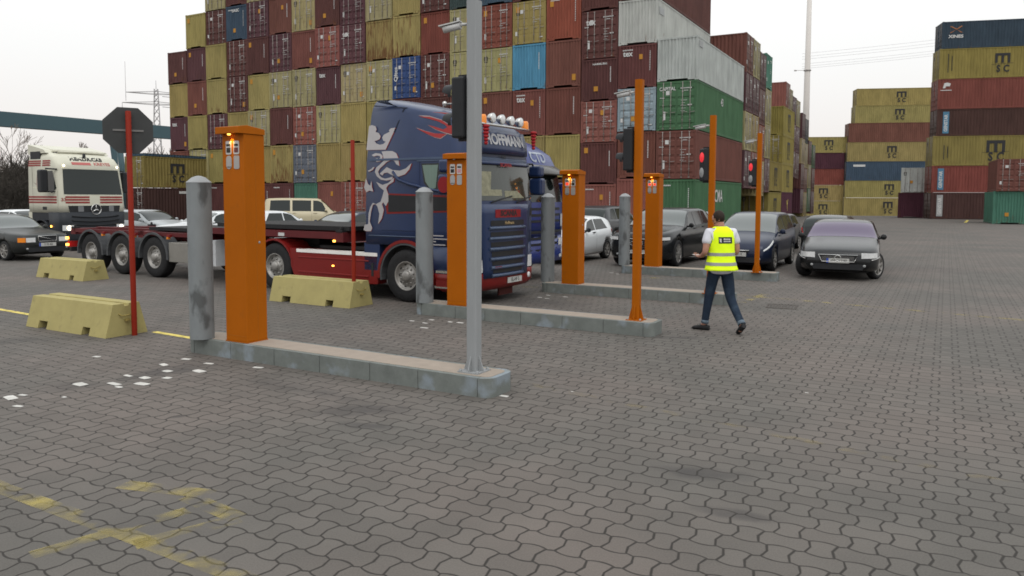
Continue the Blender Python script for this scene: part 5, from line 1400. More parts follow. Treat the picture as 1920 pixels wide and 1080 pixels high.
    for s in (-1, 1):
        g = MB(); cab.side(g, [(-1.15, 2.95), (-.55, 2.95), (-.32, 2.30), (-.62, 2.12), (-1.15, 2.35)], .004, s); g.build("side_window", M_['glass'], r)
        g = MB(); g.box(-.82, -.50, s * 1.55 - .13, s * 1.55 + .13, 2.15, 2.98); g.build("mirror", M_['plastic'], r, bevel=.06, segs=3)
        g = MB(); g.tube([(-.3, s * 1.22, 3.0), (-.55, s * 1.5, 3.02)], .03, 6); g.tube([(-.4, s * 1.22, 2.18), (-.6, s * 1.5, 2.18)], .03, 6); g.build("mirror_arm", M_['plastic'], r)
        l_ = MB(); lo.front(l_, *sorted((s * .80, s * 1.20)), .74, .94, .012, nz=2, ny=6); ho = l_.build("headlamp", M_['lampglass'], r)
        l_ = MB(); l_.lathe([(.001, .03), (.07, .02), (.08, 0)], 12, axis='x', c=(lo.fx(s * 1.0, .84) + .012, s * 1.0, .84)); l_.build("lit_bulb", M_['lit'], ho)
        l_ = MB(); l_.lathe([(.001, .02), (.03, .01), (.035, 0)], 8, axis='x', c=(cab.fx(s * 1.02, 3.14) + .005, s * 1.02, 3.14)); l_.build("marker_lamp", M_['lit'], r)
        l_ = MB(); y0, y1 = sorted((s * 1.24, s * 1.268)); l_.box(-.78, -.70, y0, y1, .86, .93); l_.build("side_lamp", M_['litamber'], r)
        wheel(r, -1.48, s * 1.07, s); wheel(r, -5.2, s * 1.07, s)
        a_ = MB(); y0, y1 = sorted((s * 1.0, s * 1.265)); n = 14
        for i in range(n):
            t, w_ = rad(0 + 180 * i / n), rad(180 * (i + 1) / n)
            a_.prism([(-1.48 + .60 * math.cos(t), .51 + .60 * math.sin(t)), (-1.48 + .68 * math.cos(t), .51 + .68 * math.sin(t)), (-1.48 + .68 * math.cos(w_), .51 + .68 * math.sin(w_)), (-1.48 + .60 * math.cos(w_), .51 + .60 * math.sin(w_))], y0, y1)
        a_.build("wheel_arch", dgrey, r)
        hd = MB(); y0, y1 = sorted((s * 1.25, s * 1.262)); hd.box(-1.28, -1.0, y0, y1, 1.50, 1.62); hd.build("door_handle", M_['plastic'], r, bevel=.02)
    cr = MB(); cab.side(cr, [(-1.9, 2.55), (-1.7, 2.48), (-1.62, 2.85), (-1.55, 2.5), (-1.35, 2.62), (-1.52, 2.42), (-1.6, 2.2), (-1.68, 2.42)], .004); cr.build("faint_emblem", mat("faint_door_emblem", (.40, .33, .28), .5), r)
    dl = MB(); dl.box(-1.95, -1.944, -1.2535, -1.245, 1.42, 3.12); dl.box(-.25, -.244, -1.2535, -1.24, 1.42, 2.2); dl.build("door_seam", mat("cream_seam", (.25, .235, .20), .6), r)
    cu = MB(); cab.side(cu, [(-1.95, 2.30), (-1.2, 2.28), (-.62, 2.06), (-.60, 2.10), (-1.2, 2.33), (-1.95, 2.35)], .004); cu.build("body_crease", mat("cream_highlight", (.6, .58, .46), .4), r)  # flat lighter strip, the highlight along the crease put into the colour
    ch = MB(); ch.box(-6, -.4, -.45, .45, .6, .95); ch.box(-2.2, -.5, -1.0, 1.0, .7, 1.1); ch.build("chassis", M_['dark'], r)
    return r
cream_truck()

# ------------------------------------------------------------------ cars
def spline(pts, s):
    """smooth monotone-ish curve through (s, value) points"""
    if s <= pts[0][0]: return pts[0][1]
    for i in range(len(pts) - 1):
        a, b = pts[i], pts[i + 1]
        if s <= b[0]:
            h = b[0] - a[0]; t = (s - a[0]) / h; d = (b[1] - a[1]) / h
            dl = (a[1] - pts[i - 1][1]) / (a[0] - pts[i - 1][0]) if i else d
            dr = (pts[i + 2][1] - b[1]) / (pts[i + 2][0] - b[0]) if i + 2 < len(pts) else d
            m0 = 0 if dl * d <= 0 else 2 * dl * d / (dl + d); m1 = 0 if dr * d <= 0 else 2 * dr * d / (dr + d)
            return (2 * t**3 - 3 * t**2 + 1) * a[1] + (t**3 - 2 * t**2 + t) * h * m0 + (-2 * t**3 + 3 * t**2) * b[1] + (t**3 - t**2) * h * m1
    return pts[-1][1]
# every profile: distance from the nose in metres
CARS = dict(
 saloon=dict(L=5.0, w=.945, top=[(0,.62),(.06,.73),(.5,.86),(1.30,.99),(1.55,1.03),(2.35,1.36),(2.75,1.44),(3.3,1.455),(3.8,1.36),(4.35,1.10),(4.7,1.06),(4.95,.98),(5.0,.8)], belt=[(0,.6),(1.3,.90),(2.5,.95),(4.0,.99),(5.0,.95)], tumble=.42, wheels=(.92,3.80), ws=(1.56,2.45), rw=(3.75,4.34), win=[(1.78,2.80),(2.86,3.62),(3.68,4.02)], wr=.34),
 old=dict(L=4.8, w=.875, top=[(0,.66),(.05,.80),(.4,.86),(1.35,.95),(1.55,.98),(2.2,1.34),(2.5,1.41),(3.5,1.42),(4.3,1.35),(4.65,1.0),(4.8,.8)], belt=[(0,.66),(1.3,.88),(4.8,.92)], tumble=.34, wheels=(.85,3.6), ws=(1.56,2.28), rw=(4.32,4.62), win=[(1.72,2.60),(2.66,3.44),(3.5,4.28)], wr=.31),
 hatch=dict(L=4.0, w=.865, top=[(0,.58),(.06,.70),(.45,.85),(.95,.96),(1.15,1.0),(1.9,1.36),(2.3,1.43),(3.0,1.43),(3.6,1.33),(3.92,1.0),(4.0,.7)], belt=[(0,.58),(1.0,.88),(2.4,.94),(4.0,1.0)], tumble=.36, wheels=(.78,3.25), ws=(1.18,2.0), rw=(3.55,3.9), win=[(1.42,2.30),(2.36,3.32)], wr=.32),
 suv=dict(L=5.05, w=.985, top=[(0,.80),(.06,.96),(.5,1.07),(1.35,1.16),(1.55,1.20),(2.3,1.62),(2.7,1.72),(3.8,1.72),(4.5,1.62),(4.92,1.15),(5.05,.8)], belt=[(0,.78),(1.3,1.06),(3.0,1.12),(5.05,1.18)], tumble=.36, wheels=(.92,3.92), ws=(1.58,2.40), rw=(4.5,4.85), win=[(1.80,2.72),(2.78,3.66),(3.74,4.35)], wr=.40),
 mpv=dict(L=4.5, w=.88, top=[(0,.60),(.06,.74),(.4,.90),(.95,1.04),(1.05,1.08),(2.0,1.55),(2.4,1.63),(3.5,1.62),(4.1,1.52),(4.42,1.05),(4.5,.75)], belt=[(0,.60),(.9,.95),(2.4,1.02),(4.5,1.10)], tumble=.34, wheels=(.86,3.62), ws=(1.08,2.1), rw=(4.1,4.36), win=[(1.30,1.62),(1.70,2.48),(2.55,3.35),(3.42,4.0)], wr=.33),
 van=dict(L=4.75, w=.92, top=[(0,.75),(.05,.95),(.45,1.10),(.9,1.22),(1.55,1.80),(1.85,1.93),(3.5,1.95),(4.55,1.92),(4.7,1.3),(4.75,.8)], belt=[(0,.72),(.9,1.12),(4.75,1.16)], tumble=.20, wheels=(.95,3.85), ws=(.93,1.62), rw=(4.58,4.68), win=[(1.25,2.05),(2.16,3.16),(3.28,4.36)], wr=.33),
)
class CarShape:
    def __init__(self, p): self.p = p
    def sec(self, s):
        p = self.p; L = p['L']; zt = spline(p['top'], s); e = min(s, L - s)
        w = p['w'] * (1 - .20 * max(0, 1 - e / .55) ** 2.2 - .02 * max(0, 1 - e / 1.5))
        zb = .20 + .10 * max(0, 1 - e / .5); zs = min(spline(p['belt'], s), zt - .045)
        cab = max(0, zt - .06 - zs); wr = w * .955 - p['tumble'] * cab
        zm = zb + (zs - zb) * .45
        return [(w * .5, zb - .02), (w * .86, zb), (w * .965, zb + .07), (w * .992, zm), (w * 1.0, zm + (zs - zm) * .55), (w * .975, zs - .015), (w * .955, zs + .005), (wr + .004, zt - .065), (wr - .045, zt - .030), (wr * .72, zt - .008), (wr * .36, zt), (0, zt + .004)]
    def surf(self, s, t):
        q = self.sec(s); i = min(int(t), len(q) - 2); f = t - i
        return Vector((-s, -(q[i][0] + (q[i + 1][0] - q[i][0]) * f), q[i][1] + (q[i + 1][1] - q[i][1]) * f))
    def at(self, s, t, side, e):
        a = self.surf(s, t); b = self.surf(s + .02, t); c = self.surf(s, min(t + .03, 10.99)); 
        if t > 10.9: c = self.surf(s, t) * 2 - self.surf(s, t - .03)
        n = (b - a).cross(c - a)
        if n.length: n.normalize()
        if n.y > 0 and t < 8: n = -n
        if n.z < 0 and t >= 8: n = -n
        a = a + n * e
        if side > 0: a.y = -a.y
        return a
    def patch(self, mb, s0, s1, t0, t1, side, e=.005, ns=6, nt=4, mi=0, s0t=None, s1t=None):
        s0t = s0 if s0t is None else s0t; s1t = s1 if s1t is None else s1t
        v = []; f = []
        for j in range(nt + 1):
            w_ = j / nt
            for i in range(ns + 1):
                q = i / ns; s = (s0 + (s0t - s0) * w_) * (1 - q) + (s1 + (s1t - s1) * w_) * q
                v.append(self.at(s, t0 + (t1 - t0) * w_, side, e))
        n = ns + 1
        for j in range(nt):
            for i in range(ns): f.append((j * n + i, j * n + i + 1, (j + 1) * n + i + 1, (j + 1) * n + i))
        mb.add(v, f, mi, True); return mb
    def across(self, mb, s0, s1, e=.005, ns=8, inset=.14, mi=0):
        """a screen right over the car between two stations"""
        v = []; f = []; ts = [7.35 + (10.99 - 7.35) * k / 8 for k in range(9)]; m = len(ts) * 2 - 1
        for i in range(ns + 1):
            s = s0 + (s1 - s0) * i / ns
            row = [self.at(s, t, -1, e) for t in ts] + [self.at(s, t, 1, e) for t in ts[-2::-1]]
            v += row
        for i in range(ns):
            for j in range(m - 1): f.append((i * m + j, i * m + j + 1, (i + 1) * m + j + 1, (i + 1) * m + j))
        mb.add(v, f, mi, True); return mb
_BODYC = {}
def car_body(kind):
    if kind in _BODYC: return _BODYC[kind]
    cs = CarShape(CARS[kind]); p = cs.p; L = p['L']; st = [0, .03, .08, .16, .28, .42]
    k = .58
    while k < L - .5: st.append(k); k += .125
    st += [L - .42, L - .28, L - .16, L - .08, L - .03, L]
    rings = []
    for s in st:
        q = cs.sec(s); q = [(0, q[0][1])] + q
        rings.append([(-s, -y, z) for y, z in q] + [(-s, y, z) for y, z in q[-2:0:-1]])
    mb = MB(); n = len(rings[0]); v = [p_ for r_ in rings for p_ in r_]
    f = [(i * n + j, i * n + (j + 1) % n, (i + 1) * n + (j + 1) % n, (i + 1) * n + j) for i in range(len(rings) - 1) for j in range(n)]
    mb.add(v, f, 0, True); mb.add(rings[0], [tuple(range(n))], 0); mb.add(rings[-1], [tuple(range(n))[::-1]], 0)
    me = mb.mesh("car_shell", [M_['plastic']])
    o = obj("car_shell", me); cut = MB()
    for x in p['wheels']: cut.lathe([(.001, -1.2), (p['wr'] + .045, -1.2), (p['wr'] + .045, 1.2), (.001, 1.2)], 28, axis='y', c=(-x, 0, p['wr'] + .01), smooth=False)
    c = cut.build("cutter", M_['plastic']); b = o.modifiers.new("b", 'BOOLEAN'); b.object = c; b.operation = 'DIFFERENCE'; b.solver = 'EXACT'
    bpy.context.view_layer.update()
    ev = o.evaluated_get(bpy.context.evaluated_depsgraph_get()); me2 = bpy.data.meshes.new_from_object(ev)
    bpy.data.objects.remove(o); bpy.data.objects.remove(c)
    for pg in me2.polygons: pg.use_smooth = True
    _BODYC[kind] = me2; return me2
def car_paint(name, col, rough=.28, metal=.2): return mat(name, col, rough, metal, .05, 2, spec=.32, coat=.12)
glass_light = mat("windscreen_reflecting", (.045, .056, .052), .06, var=0, spec=.9, coat=.5)
def car(pos, heading, kind, paint, label, group="cars parked beyond the islands", detail=2, rim='car7', steer=0, screen=None, plate=True, rear=False, trim=None):
    """pos: centre of the footprint; heading: where the nose points"""
    p = CARS[kind]; L = p['L']; cs = CarShape(p)
    h = Vector((math.cos(heading), math.sin(heading), 0)); o = Vector((*pos, yard_z(*pos))) + h * L / 2
    r = empty("parked_car", o, heading, label, "car", group)
    me = car_body(kind).copy(); me.materials.clear(); me.materials.append(paint); b = obj("body", me, r)
    under = MB(); under.box(-L + .35, -.35, -p['w'] * .72, p['w'] * .72, .19, .70); under.build("underbody", M_['dark'], r)
    g = MB(); cs.across(g, p['ws'][0], p['ws'][1]); g.build("windscreen", screen or M_['glass'], r)
    g = MB(); cs.across(g, p['rw'][0], p['rw'][1]); g.build("rear_window", M_['glass'], r)
    for s in (-1, 1):
        for i, (a, c) in enumerate(p['win']):
            g = MB(); z = lambda q: spline(p['top'], q)
            # slant the first pane with the screen and the last with the tail
            at_, ct_ = a, c
            if i == 0: at_ = a + (.42 if kind != 'van' else .30)
            if i == len(p['win']) - 1: ct_ = c - (.26 if kind not in ('saloon', 'van') else (.30 if kind == 'saloon' else .05))
            cs.patch(g, a, c, 6.12, 6.93, s, .005, 6, 5, 0, at_, ct_); g.build("side_window", M_['glass'], r)
        for x in p['wheels']:
            wheel(r, -x, s * (p['w'] - .115), s, p['wr'], .215, p['wr'] * .70, rim, steer if x < 2 else 0)
        m = MB(); sx = p['win'][0][0] + .12; q = cs.surf(sx, 6.2)
        m.lathe([(.001, -.075), (.05, -.06), (.075, 0), (.075, .04), (.06, .05), (.001, .05)], 12, axis='x', c=(q.x + .02, s * (abs(q.y) + .13), q.z + .06)); m.box(q.x - .01, q.x + .04, min(s * (abs(q.y) - .02), s * (abs(q.y) + .1)), max(s * (abs(q.y) - .02), s * (abs(q.y) + .1)), q.z - .0, q.z + .05)
        m.build("door_mirror", trim or paint, r)
        # lamps: lenses that follow the rounded nose
        def nose(y0, y1, z0, z1, m_, nm, e=.016, z0o=None):
            mb = MB(); v = []; f = []; ny, nz = 8, 3; z0o = z0 if z0o is None else z0o
            for j in range(nz + 1):
                for i in range(ny + 1):
                    y = y0 + (y1 - y0) * i / ny; zb_ = z0 + (z0o - z0) * i / ny; z = zb_ + (z1 - zb_) * j / nz
                    q = max(0, min(.999, (1 - y / p['w']) / .20)); st_ = 0 if q >= .999 else .55 * (1 - q ** (1 / 2.2))
                    v.append((-max(0, st_) + e, s * y, z))
            for j in range(nz):
                for i in range(ny): f.append((j * (ny + 1) + i, j * (ny + 1) + i + 1, (j + 1) * (ny + 1) + i + 1, (j + 1) * (ny + 1) + i))
            mb.add(v, f, 0, True); return mb.build(nm, m_, r)
        if kind == 'mpv':
            lm = MB(); cs.patch(lm, .05, .62, 4.75, 5.7, s, .006, 5, 3); lm.build("headlamp", M_['lampglass'], r)
        elif kind == 'saloon': nose(.53, .885, .565, .705, M_['lampglass'], "headlamp", .018, .585)
        elif kind == 'old':
            nose(.36, .64, .585, .725, M_['lampglass'], "headlamp"); nose(.65, .80, .585, .725, M_['amber'], "indicator")
        elif kind == 'suv': nose(.58, .93, .80, .90, M_['lampglass'], "headlamp", .018, .82)
        elif kind == 'van': nose(.52, .84, .72, .88, M_['lampglass'], "headlamp")
        else: nose(.46, .80, .54, .66, M_['lampglass'], "headlamp", .018, .58)
        tl = MB(); cs.patch(tl, L - .36, L - .03, 4.4, 5.6, s, .006, 4, 3); tl.build("tail_lamp", M_['tail'], r)
        dl = MB()
        for k in [w_[0] for w_ in p['win'][1:]] [:2]: cs.patch(dl, k - .03, k - .022, 2.4, 6.0, s, .002, 1, 8)
        dl.build("door_seam", M_['plastic'], r)
        dh = MB()
        for k in [w_[0] for w_ in p['win'][1:]][:2]:
            q = cs.surf(k - .22, 5.1); y0, y1 = sorted((s * (abs(q.y) - .005), s * (abs(q.y) + .022))); dh.box(q.x - .1, q.x + .1, y0, y1, q.z - .012, q.z + .014)
        dh.build("door_handle", trim or paint, r)
    # face
    zt = spline(p['top'], .03)
    fw = cs.sec(.0)[4][0]
    gm = MB(); zg = zt - .10; gh = .13 if kind != 'suv' else .34
    if kind == 'suv': gm.prism(rr2(0, zg - .17, .80, .40, .10), .0, .03)
    elif kind == 'old': gm.prism(rr2(0, zg + .03, .56, .17, .03), 0, .03)
    elif kind == 'mpv': gm.prism([(-.34, zg + .02), (.34, zg + .02), (.28, zg - .05), (-.28, zg - .05)], 0, .03)
    else: gm.prism([(-.44, zg + .05), (.44, zg + .05), (.36, zg - .10), (-.36, zg - .10)], 0, .03)
    gm.v = [Vector((v.y - .005, v.x, v.z)) for v in gm.v]; go = gm.build("grille", M_['plastic'], r)
    ch = MB()
    if kind == 'suv':
        pts = rr2(0, zg - .17, .82, .42, .11); ch.tube([(.03, a, c) for a, c in pts] + [(.03, *pts[0])], .014, 6)
        for k in range(6): ch.box(.024, .034, -.36, .36, zg - .33 + .06 * k, zg - .318 + .06 * k)
        for k in range(4): ch.tube([(.042, -.135 + .09 * k + .055 * math.cos(a * math.pi / 8), zg - .09 + .055 * math.sin(a * math.pi / 8)) for a in range(17)], .008, 6)
    elif kind == 'old':
        pts = rr2(0, zg + .03, .56, .17, .03); ch.tube([(.03, a, c) for a, c in pts] + [(.03, *pts[0])], .010, 6); ch.tube([(.034, -.26, zg + .10), (.034, .26, zg - .04)], .009, 6)
    elif kind == 'mpv': ch.tube([(.03, -.34, zg + .03), (.03, 0, zg + .025), (.03, .34, zg + .03)], .012, 6)
    else:
        pts = [(-.45, zg + .06), (.45, zg + .06), (.37, zg - .11), (-.37, zg - .11), (-.45, zg + .06)]; ch.tube([(.03, a, c) for a, c in pts], .011, 6)
        for k in range(4): ch.box(.024, .032, -.37, .37, zg - .08 + .03 * k, zg - .073 + .03 * k)
        if detail > 1 and kind == 'saloon': ch.tube([(.036, .07 * math.cos(a * math.pi / 8), zg - .02 + .07 * math.sin(a * math.pi / 8)) for a in range(17)], .010, 6)
    ch.build("grille_trim", M_['alu'], go)
    lw = MB(); lw.prism([(-.62, .42), (.62, .42), (.56, .28), (-.56, .28)], 0, .02); lw.v = [Vector((v.y - .008, v.x, v.z)) for v in lw.v]; lw.build("lower_intake", M_['plastic'], r)
    if kind in ('saloon', 'old'):
        tr = MB()
        for s in (-1, 1): tr.tube([cs.at(.02 + .5 * k / 5, 4.0, s, .006) for k in range(6)], .012, 6)
        tr.tube([(.012, -.40, .50), (.012, .40, .50)], .008, 6) if kind == 'old' else None
        tr.build("bumper_trim", M_['alu'] if kind == 'saloon' else M_['plastic'], r)
    for s in (-1, 1):
        fl = MB(); fl.lathe([(.001, .012), (.03, .008), (.035, -.01)], 12, axis='x', c=(.010, s * .60, .385)); fl.build("fog_lamp", M_['lens'], r)
    if plate:
        zp_ = .50 if kind != 'suv' else .46
        pl = MB(); pl.box(.022, .034, -.26, .26, zp_ - .055, zp_ + .055); po = pl.build("number_plate", M_['plate'], r)
        pb = MB(); pb.box(.0345, .036, -.26, -.21, zp_ - .055, zp_ + .055); pb.build("plate_band", M_['plateblue'], po)
        tx = MB(); put_text(tx, {"saloon": "HH CG 2282", "old": "D EB 462", "suv": "HH A 507", "mpv": "HH JS 13"}.get(kind, "HH W 18"), .085, frame((.036, .025, zp_), (0, 1, 0), (0, 0, 1)), 0, .001, .8); tx.build("lettering", M_['black'], po)
        pl = MB(); pl.box(-L - .012, -L + .01, -.26, .26, .72, .83); pl.build("number_plate", M_['plate'], r)
    return r
HVN = TH - math.pi / 2          # nose towards the camera, across the lanes
black = car_paint("black_car_paint", (.012, .013, .014), .22, .1); navy = car_paint("navy_car_paint", (.012, .018, .040)); white = car_paint("white_car_paint", (.62, .64, .65), .3, 0); silver = car_paint("silver_car_paint", (.36, .38, .39), .32, .3)
dkblue = car_paint("dark_blue_car_paint", (.016, .022, .045)); anth = car_paint("anthracite_car_paint", (.035, .037, .040), .3, .3); green = car_paint("dark_green_grey_car_paint", (.016, .018, .017), .35, .0); beige = car_paint("beige_van_paint", (.42, .37, .25), .4, 0)
violet = mat("violet_tinted_windscreen", (.075, .052, .10), .12, var=0.0, spec=.35, coat=.1)
car((9.08, 20.95), HVN + .07, 'saloon', black, "glossy black saloon nearest on the right, chrome grille and violet tinted windscreen", steer=-.42, screen=violet)
car((7.27, 22.85), HVN, 'mpv', navy, "navy people carrier facing the camera behind the last orange post", screen=glass_light)
car((4.9, 24.5), HVN, 'suv', black, "black off-roader with four linked rings on its grille", rim='car10', screen=glass_light)
car((1.85, 25.1), HVN, 'hatch', white, "white hatchback half hidden by the third orange ticket pillar", trim=black)
car((3.9, 31.4), TH + math.pi / 2, 'suv', anth, "dark estate-like car with a red tail lamp, behind the white hatchback", detail=1)
car((8.2, 34.0), HVN, 'hatch', silver, "silver car just behind the walking man's head", detail=1, screen=glass_light)
car((10.25, 30.2), HVN, 'hatch', anth, "dark car tucked behind the navy people carrier", detail=1)
car((12.0, 28.6), TH + math.pi / 2 - .05, 'hatch', black, "dark car seen from its tail, behind the black saloon", detail=1)
car((-17.35, 26.27), TH, 'old', green, "dark angular older car with an amber indicator, cut by the left frame edge", "vehicles waiting at the left", screen=glass_light)
car((-16.4, 34.9), TH + .1, 'hatch', silver, "small silver car behind the red sign post", "cars parked beyond the trailer", 1)
car((-13.15, 33.0), HVN, 'old', white, "white estate car seen behind the nearest bollard and trailer", "cars parked beyond the trailer", 1, screen=glass_light)
car((-10.5, 34.3), TH + math.pi / 2, 'hatch', white, "white hatchback beside the tall ticket pillar, behind the trailer", "cars parked beyond the trailer", 1)
car((-7.0, 31.9), HVN, 'saloon', dkblue, "dark blue saloon in front of the beige van", "cars parked beyond the trailer", 1, screen=glass_light)
car((-5.0, 34.2), HVN, 'hatch', white, "white car peeping out behind the griffin truck's cab", "cars parked beyond the trailer", 1, screen=glass_light)
car((-21.6, 34.5), TH, 'hatch', white, "white car beyond the cream truck, only its roof corner showing", "vehicles waiting at the left", 1)
vn = car((-11.9, 45.0), .22, 'van', beige, "beige passenger van with three side windows, parked before the container wall", "cars parked beyond the trailer", 1); vn["category"] = "van"; vn.name = "passenger_van"

# ------------------------------------------------------------------ the walking man
def skin_mesh(name, bones, m, parent=None, root=0, sub=2, cut=None):
    """bones: list of chains [(point, radius), ...]; chains share points by position. Grown with Skin + Subdivision."""
    vs = []; idx = {}; es = []; rs = []
    for ch in bones:
        last = None
        for (p, r_) in ch:
            key = tuple(round(c, 4) for c in p)
            if key not in idx: idx[key] = len(vs); vs.append(p); rs.append(r_ if isinstance(r_, tuple) else (r_, r_))
            i = idx[key]
            if last is not None and last != i: es.append((last, i))
            last = i
    me = bpy.data.meshes.new(name); me.from_pydata(vs, es, [])
    o = bpy.data.objects.new(name, me); COL.objects.link(o)
    sk = o.modifiers.new("skin", 'SKIN'); sk.use_smooth_shade = True
    for i, d in enumerate(me.skin_vertices[0].data): d.radius = rs[i]; d.use_root = (i == root)
    sb = o.modifiers.new("sub", 'SUBSURF'); sb.levels = sub; sb.render_levels = sub
    bpy.context.view_layer.update()
    ev = o.evaluated_get(bpy.context.evaluated_depsgraph_get()); out = bpy.data.meshes.new_from_object(ev); bpy.data.objects.remove(o)
    out.materials.clear(); out.materials.append(m)
    for pg in out.polygons: pg.use_smooth = True
    o = obj(name, out, parent); return o
def walking_man():
    # local: x to his right, y ahead, z up
    skin = mat("skin", (.38, .20, .145), .55, 0, .05, 9); hairm = mat("dark_brown_hair", (.026, .018, .014), .75, 0, .2, 30)
    jean = mat("dark_blue_jeans", (.016, .026, .044), .85, 0, .22, 7, .3, 150, stain=(.055, .085, .12), stain_amt=.4, stain_scale=4, stain_cut=.6); shirt = mat("white_cotton", (.58, .585, .63), .9, 0, .07, 9)
    hv = mat("hi_vis_yellow", (.72, .95, .015), .8, 0, .05, 6); band = mat("reflective_grey_band", (.26, .265, .26), .45, .1, .06, 9); shoe = mat("dark_trainers", (.020, .020, .021), .7, 0, .3, 14)
    X, Y = 3.15, 11.46
    r = empty("person", (X, Y, 0), .20, "man in yellow safety vest, white shirt and blue jeans walking away between the islands", "person")
    # leading left leg (his left = -x), trailing right leg with the heel up
    LH, LK, LA = (-.095, .02, .93), (-.125, .12, .51), (-.165, .17, .09)
    RH, RK, RA = (.095, 0, .93), (.135, -.07, .515), (.165, -.40, .15)
    neck, head = (0, .035, 1.575), (-.02, .085, 1.735)
    SL, EL, WL_ = (-.205, .02, 1.515), (-.275, -.03, 1.21), (-.235, .20, 1.135)
    SR, ER, WR_ = (.205, .02, 1.515), (.265, -.01, 1.21), (.13, .21, 1.12)
    pel = (0, .0, 1.0)
    def finger(base, d, up, ln, r_):
        b = Vector(base); d = Vector(d).normalized(); up = Vector(up)
        p1 = b + d * ln * .45; p2 = p1 + (d * .75 + up * .65).normalized() * ln * .32; p3 = p2 + (d * .3 + up).normalized() * ln * .25
        return [(tuple(b), r_), (tuple(p1), r_ * .95), (tuple(p2), r_ * .88), (tuple(p3), r_ * .7)]
    def hand(w, d, side_v, up):
        w = Vector(w); d = Vector(d).normalized(); s = Vector(side_v).normalized(); pl = w + d * .055
        out = [[(tuple(w), .026), (tuple(pl), (.040, .020))]]
        for i, (k, ln) in enumerate(((-.033, .085), (-.011, .098), (.011, .092), (.032, .072))):
            b = w + d * .092 + s * k; out.append([(tuple(pl), (.040, .020)), (tuple(b), .0105)] + finger(b + d * .004, d, up, ln, .0088)[1:])
        th = w + d * .03 - s * .040; out.append([(tuple(w), .026), (tuple(th), .014), (tuple(th + d * .035 - s * .012 + Vector(up) * .01), .0105), (tuple(th + d * .062 + Vector(up) * .02), .009)])
        return out
    hd, hr = head, (.080, .096)
    bones = [[(pel, (.150, .112)), ((0, .01, 1.17), (.140, .098)), ((0, .015, 1.34), (.162, .102)), ((0, .02, 1.49), (.15, .085)), (neck, .060), ((-.008, .055, 1.645), .064), (hd, hr), ((-.018, .08, 1.785), (.072, .086))],
             [((-.008, .055, 1.645), .064), ((-.022, .135, 1.665), .042)], [(hd, hr), ((-.028, .178, 1.722), .016)],
             [(hd, hr), ((-.100, .075, 1.725), .014)], [(hd, hr), ((.062, .075, 1.725), .014)],
             [((0, .02, 1.49), (.15, .085)), (SL, .066), (EL, .047), (WL_, .030)], [((0, .02, 1.49), (.15, .085)), (SR, .066), (ER, .047), (WR_, .030)],
             [(pel, (.150, .112)), (LH, .076), (LK, .048), (LA, .042), ((-.18, .27, .04), .038)], [(pel, (.150, .112)), (RH, .076), (RK, .048), (RA, .042), ((.17, -.30, .05), .038)]]
    bones += hand(WL_, (-.05, 1, .08), (1, 0, 0), (0, -.1, 1)); bones += hand(WR_, (-.3, 1, .05), (-1, -.3, 0), (0, -.1, 1))
    skin_mesh("body", bones, skin, r, 0, 2)
    # features on the head: eyes, mouth
    f = MB()
    for sx in (-.032, .030): f.lathe([(.001, .008), (.010, .006), (.013, 0)], 10, axis='y', c=(-.024 + sx, .160, 1.742))
    f.build("eye", mat("eye_white", (.6, .58, .55), .3), r)
    f = MB(); f.tube([(-.056, .160, 1.678), (-.024, .170, 1.675), (.010, .160, 1.678)], .007, 6); f.build("mouth", mat("lips", (.30, .12, .10), .5), r)
    # cropped hair: a cap over crown, sides and nape
    hb = MB(); c = Vector((-.018, .068, 1.745)); N, Kk = 28, 18; v = []; fc = []; r3 = random.Random(8)
    for j in range(Kk + 1):
        ph = math.pi * j / Kk
        for i in range(N):
            t = 2 * math.pi * i / N; q = 1 + r3.uniform(-.012, .012)
            v.append(c + Vector((.0835 * q * math.sin(ph) * math.cos(t), .106 * q * math.sin(ph) * math.sin(t), .104 * q * math.cos(ph))))
    def keep(p): 
        y = p.y - c.y; z = p.z - c.z
        return z > (.045 if y > .055 else (.012 if y > .005 else (-.035 if y > -.03 else -.075)))
    for j in range(Kk):
        for i in range(N):
            q = (j * N + i, j * N + (i + 1) % N, (j + 1) * N + (i + 1) % N, (j + 1) * N + i)
            if all(keep(v[k]) for k in q): fc.append(q)
    hb.add(v, fc, 0, True); ho = hb.build("hair", hairm, r, merge=False); sd = ho.modifiers.new("thick", 'SOLIDIFY'); sd.thickness = .014; sd.offset = -1
    skin_mesh("trousers", [[((0, 0, 1.06), (.168, .128)), ((0, -.005, .97), (.182, .142)), (LH, .106), ((-.11, .08, .72), .092), (LK, .076), ((-.148, .15, .28), .064), (LA, .058)], [((0, -.005, .97), (.182, .142)), (RH, .106), ((.115, -.035, .72), .096), (RK, .076), ((.152, -.24, .31), .064), (RA, .058)]], jean, r, 0, 2)
    for (a, b) in ((Vector(LK), Vector(LA)), (Vector(RK), Vector(RA))):
        d = (b - a).normalized(); t = MB(); t.tube([b - d * .075, b - d * .02], [.056, .060], 14); t.build("turn_up", mat("faded_turn_up", (.10, .13, .16), .85, 0, .1, 9), r)
    skin_mesh("shirt", [[((0, -.01, .865), (.205, .160)), ((0, -.005, .96), (.200, .155)), ((0, .0, 1.10), (.182, .136)), ((0, .01, 1.26), (.176, .125)), ((0, .02, 1.46), (.170, .11)), ((0, .03, 1.565), (.075, .07))], [((0, .02, 1.46), (.170, .11)), ((-.20, .02, 1.515), .080), ((-.255, -.01, 1.32), .078)], [((0, .02, 1.46), (.170, .11)), ((.20, .02, 1.515), .080), ((.25, -.0, 1.32), .078)]], shirt, r, 0, 2)
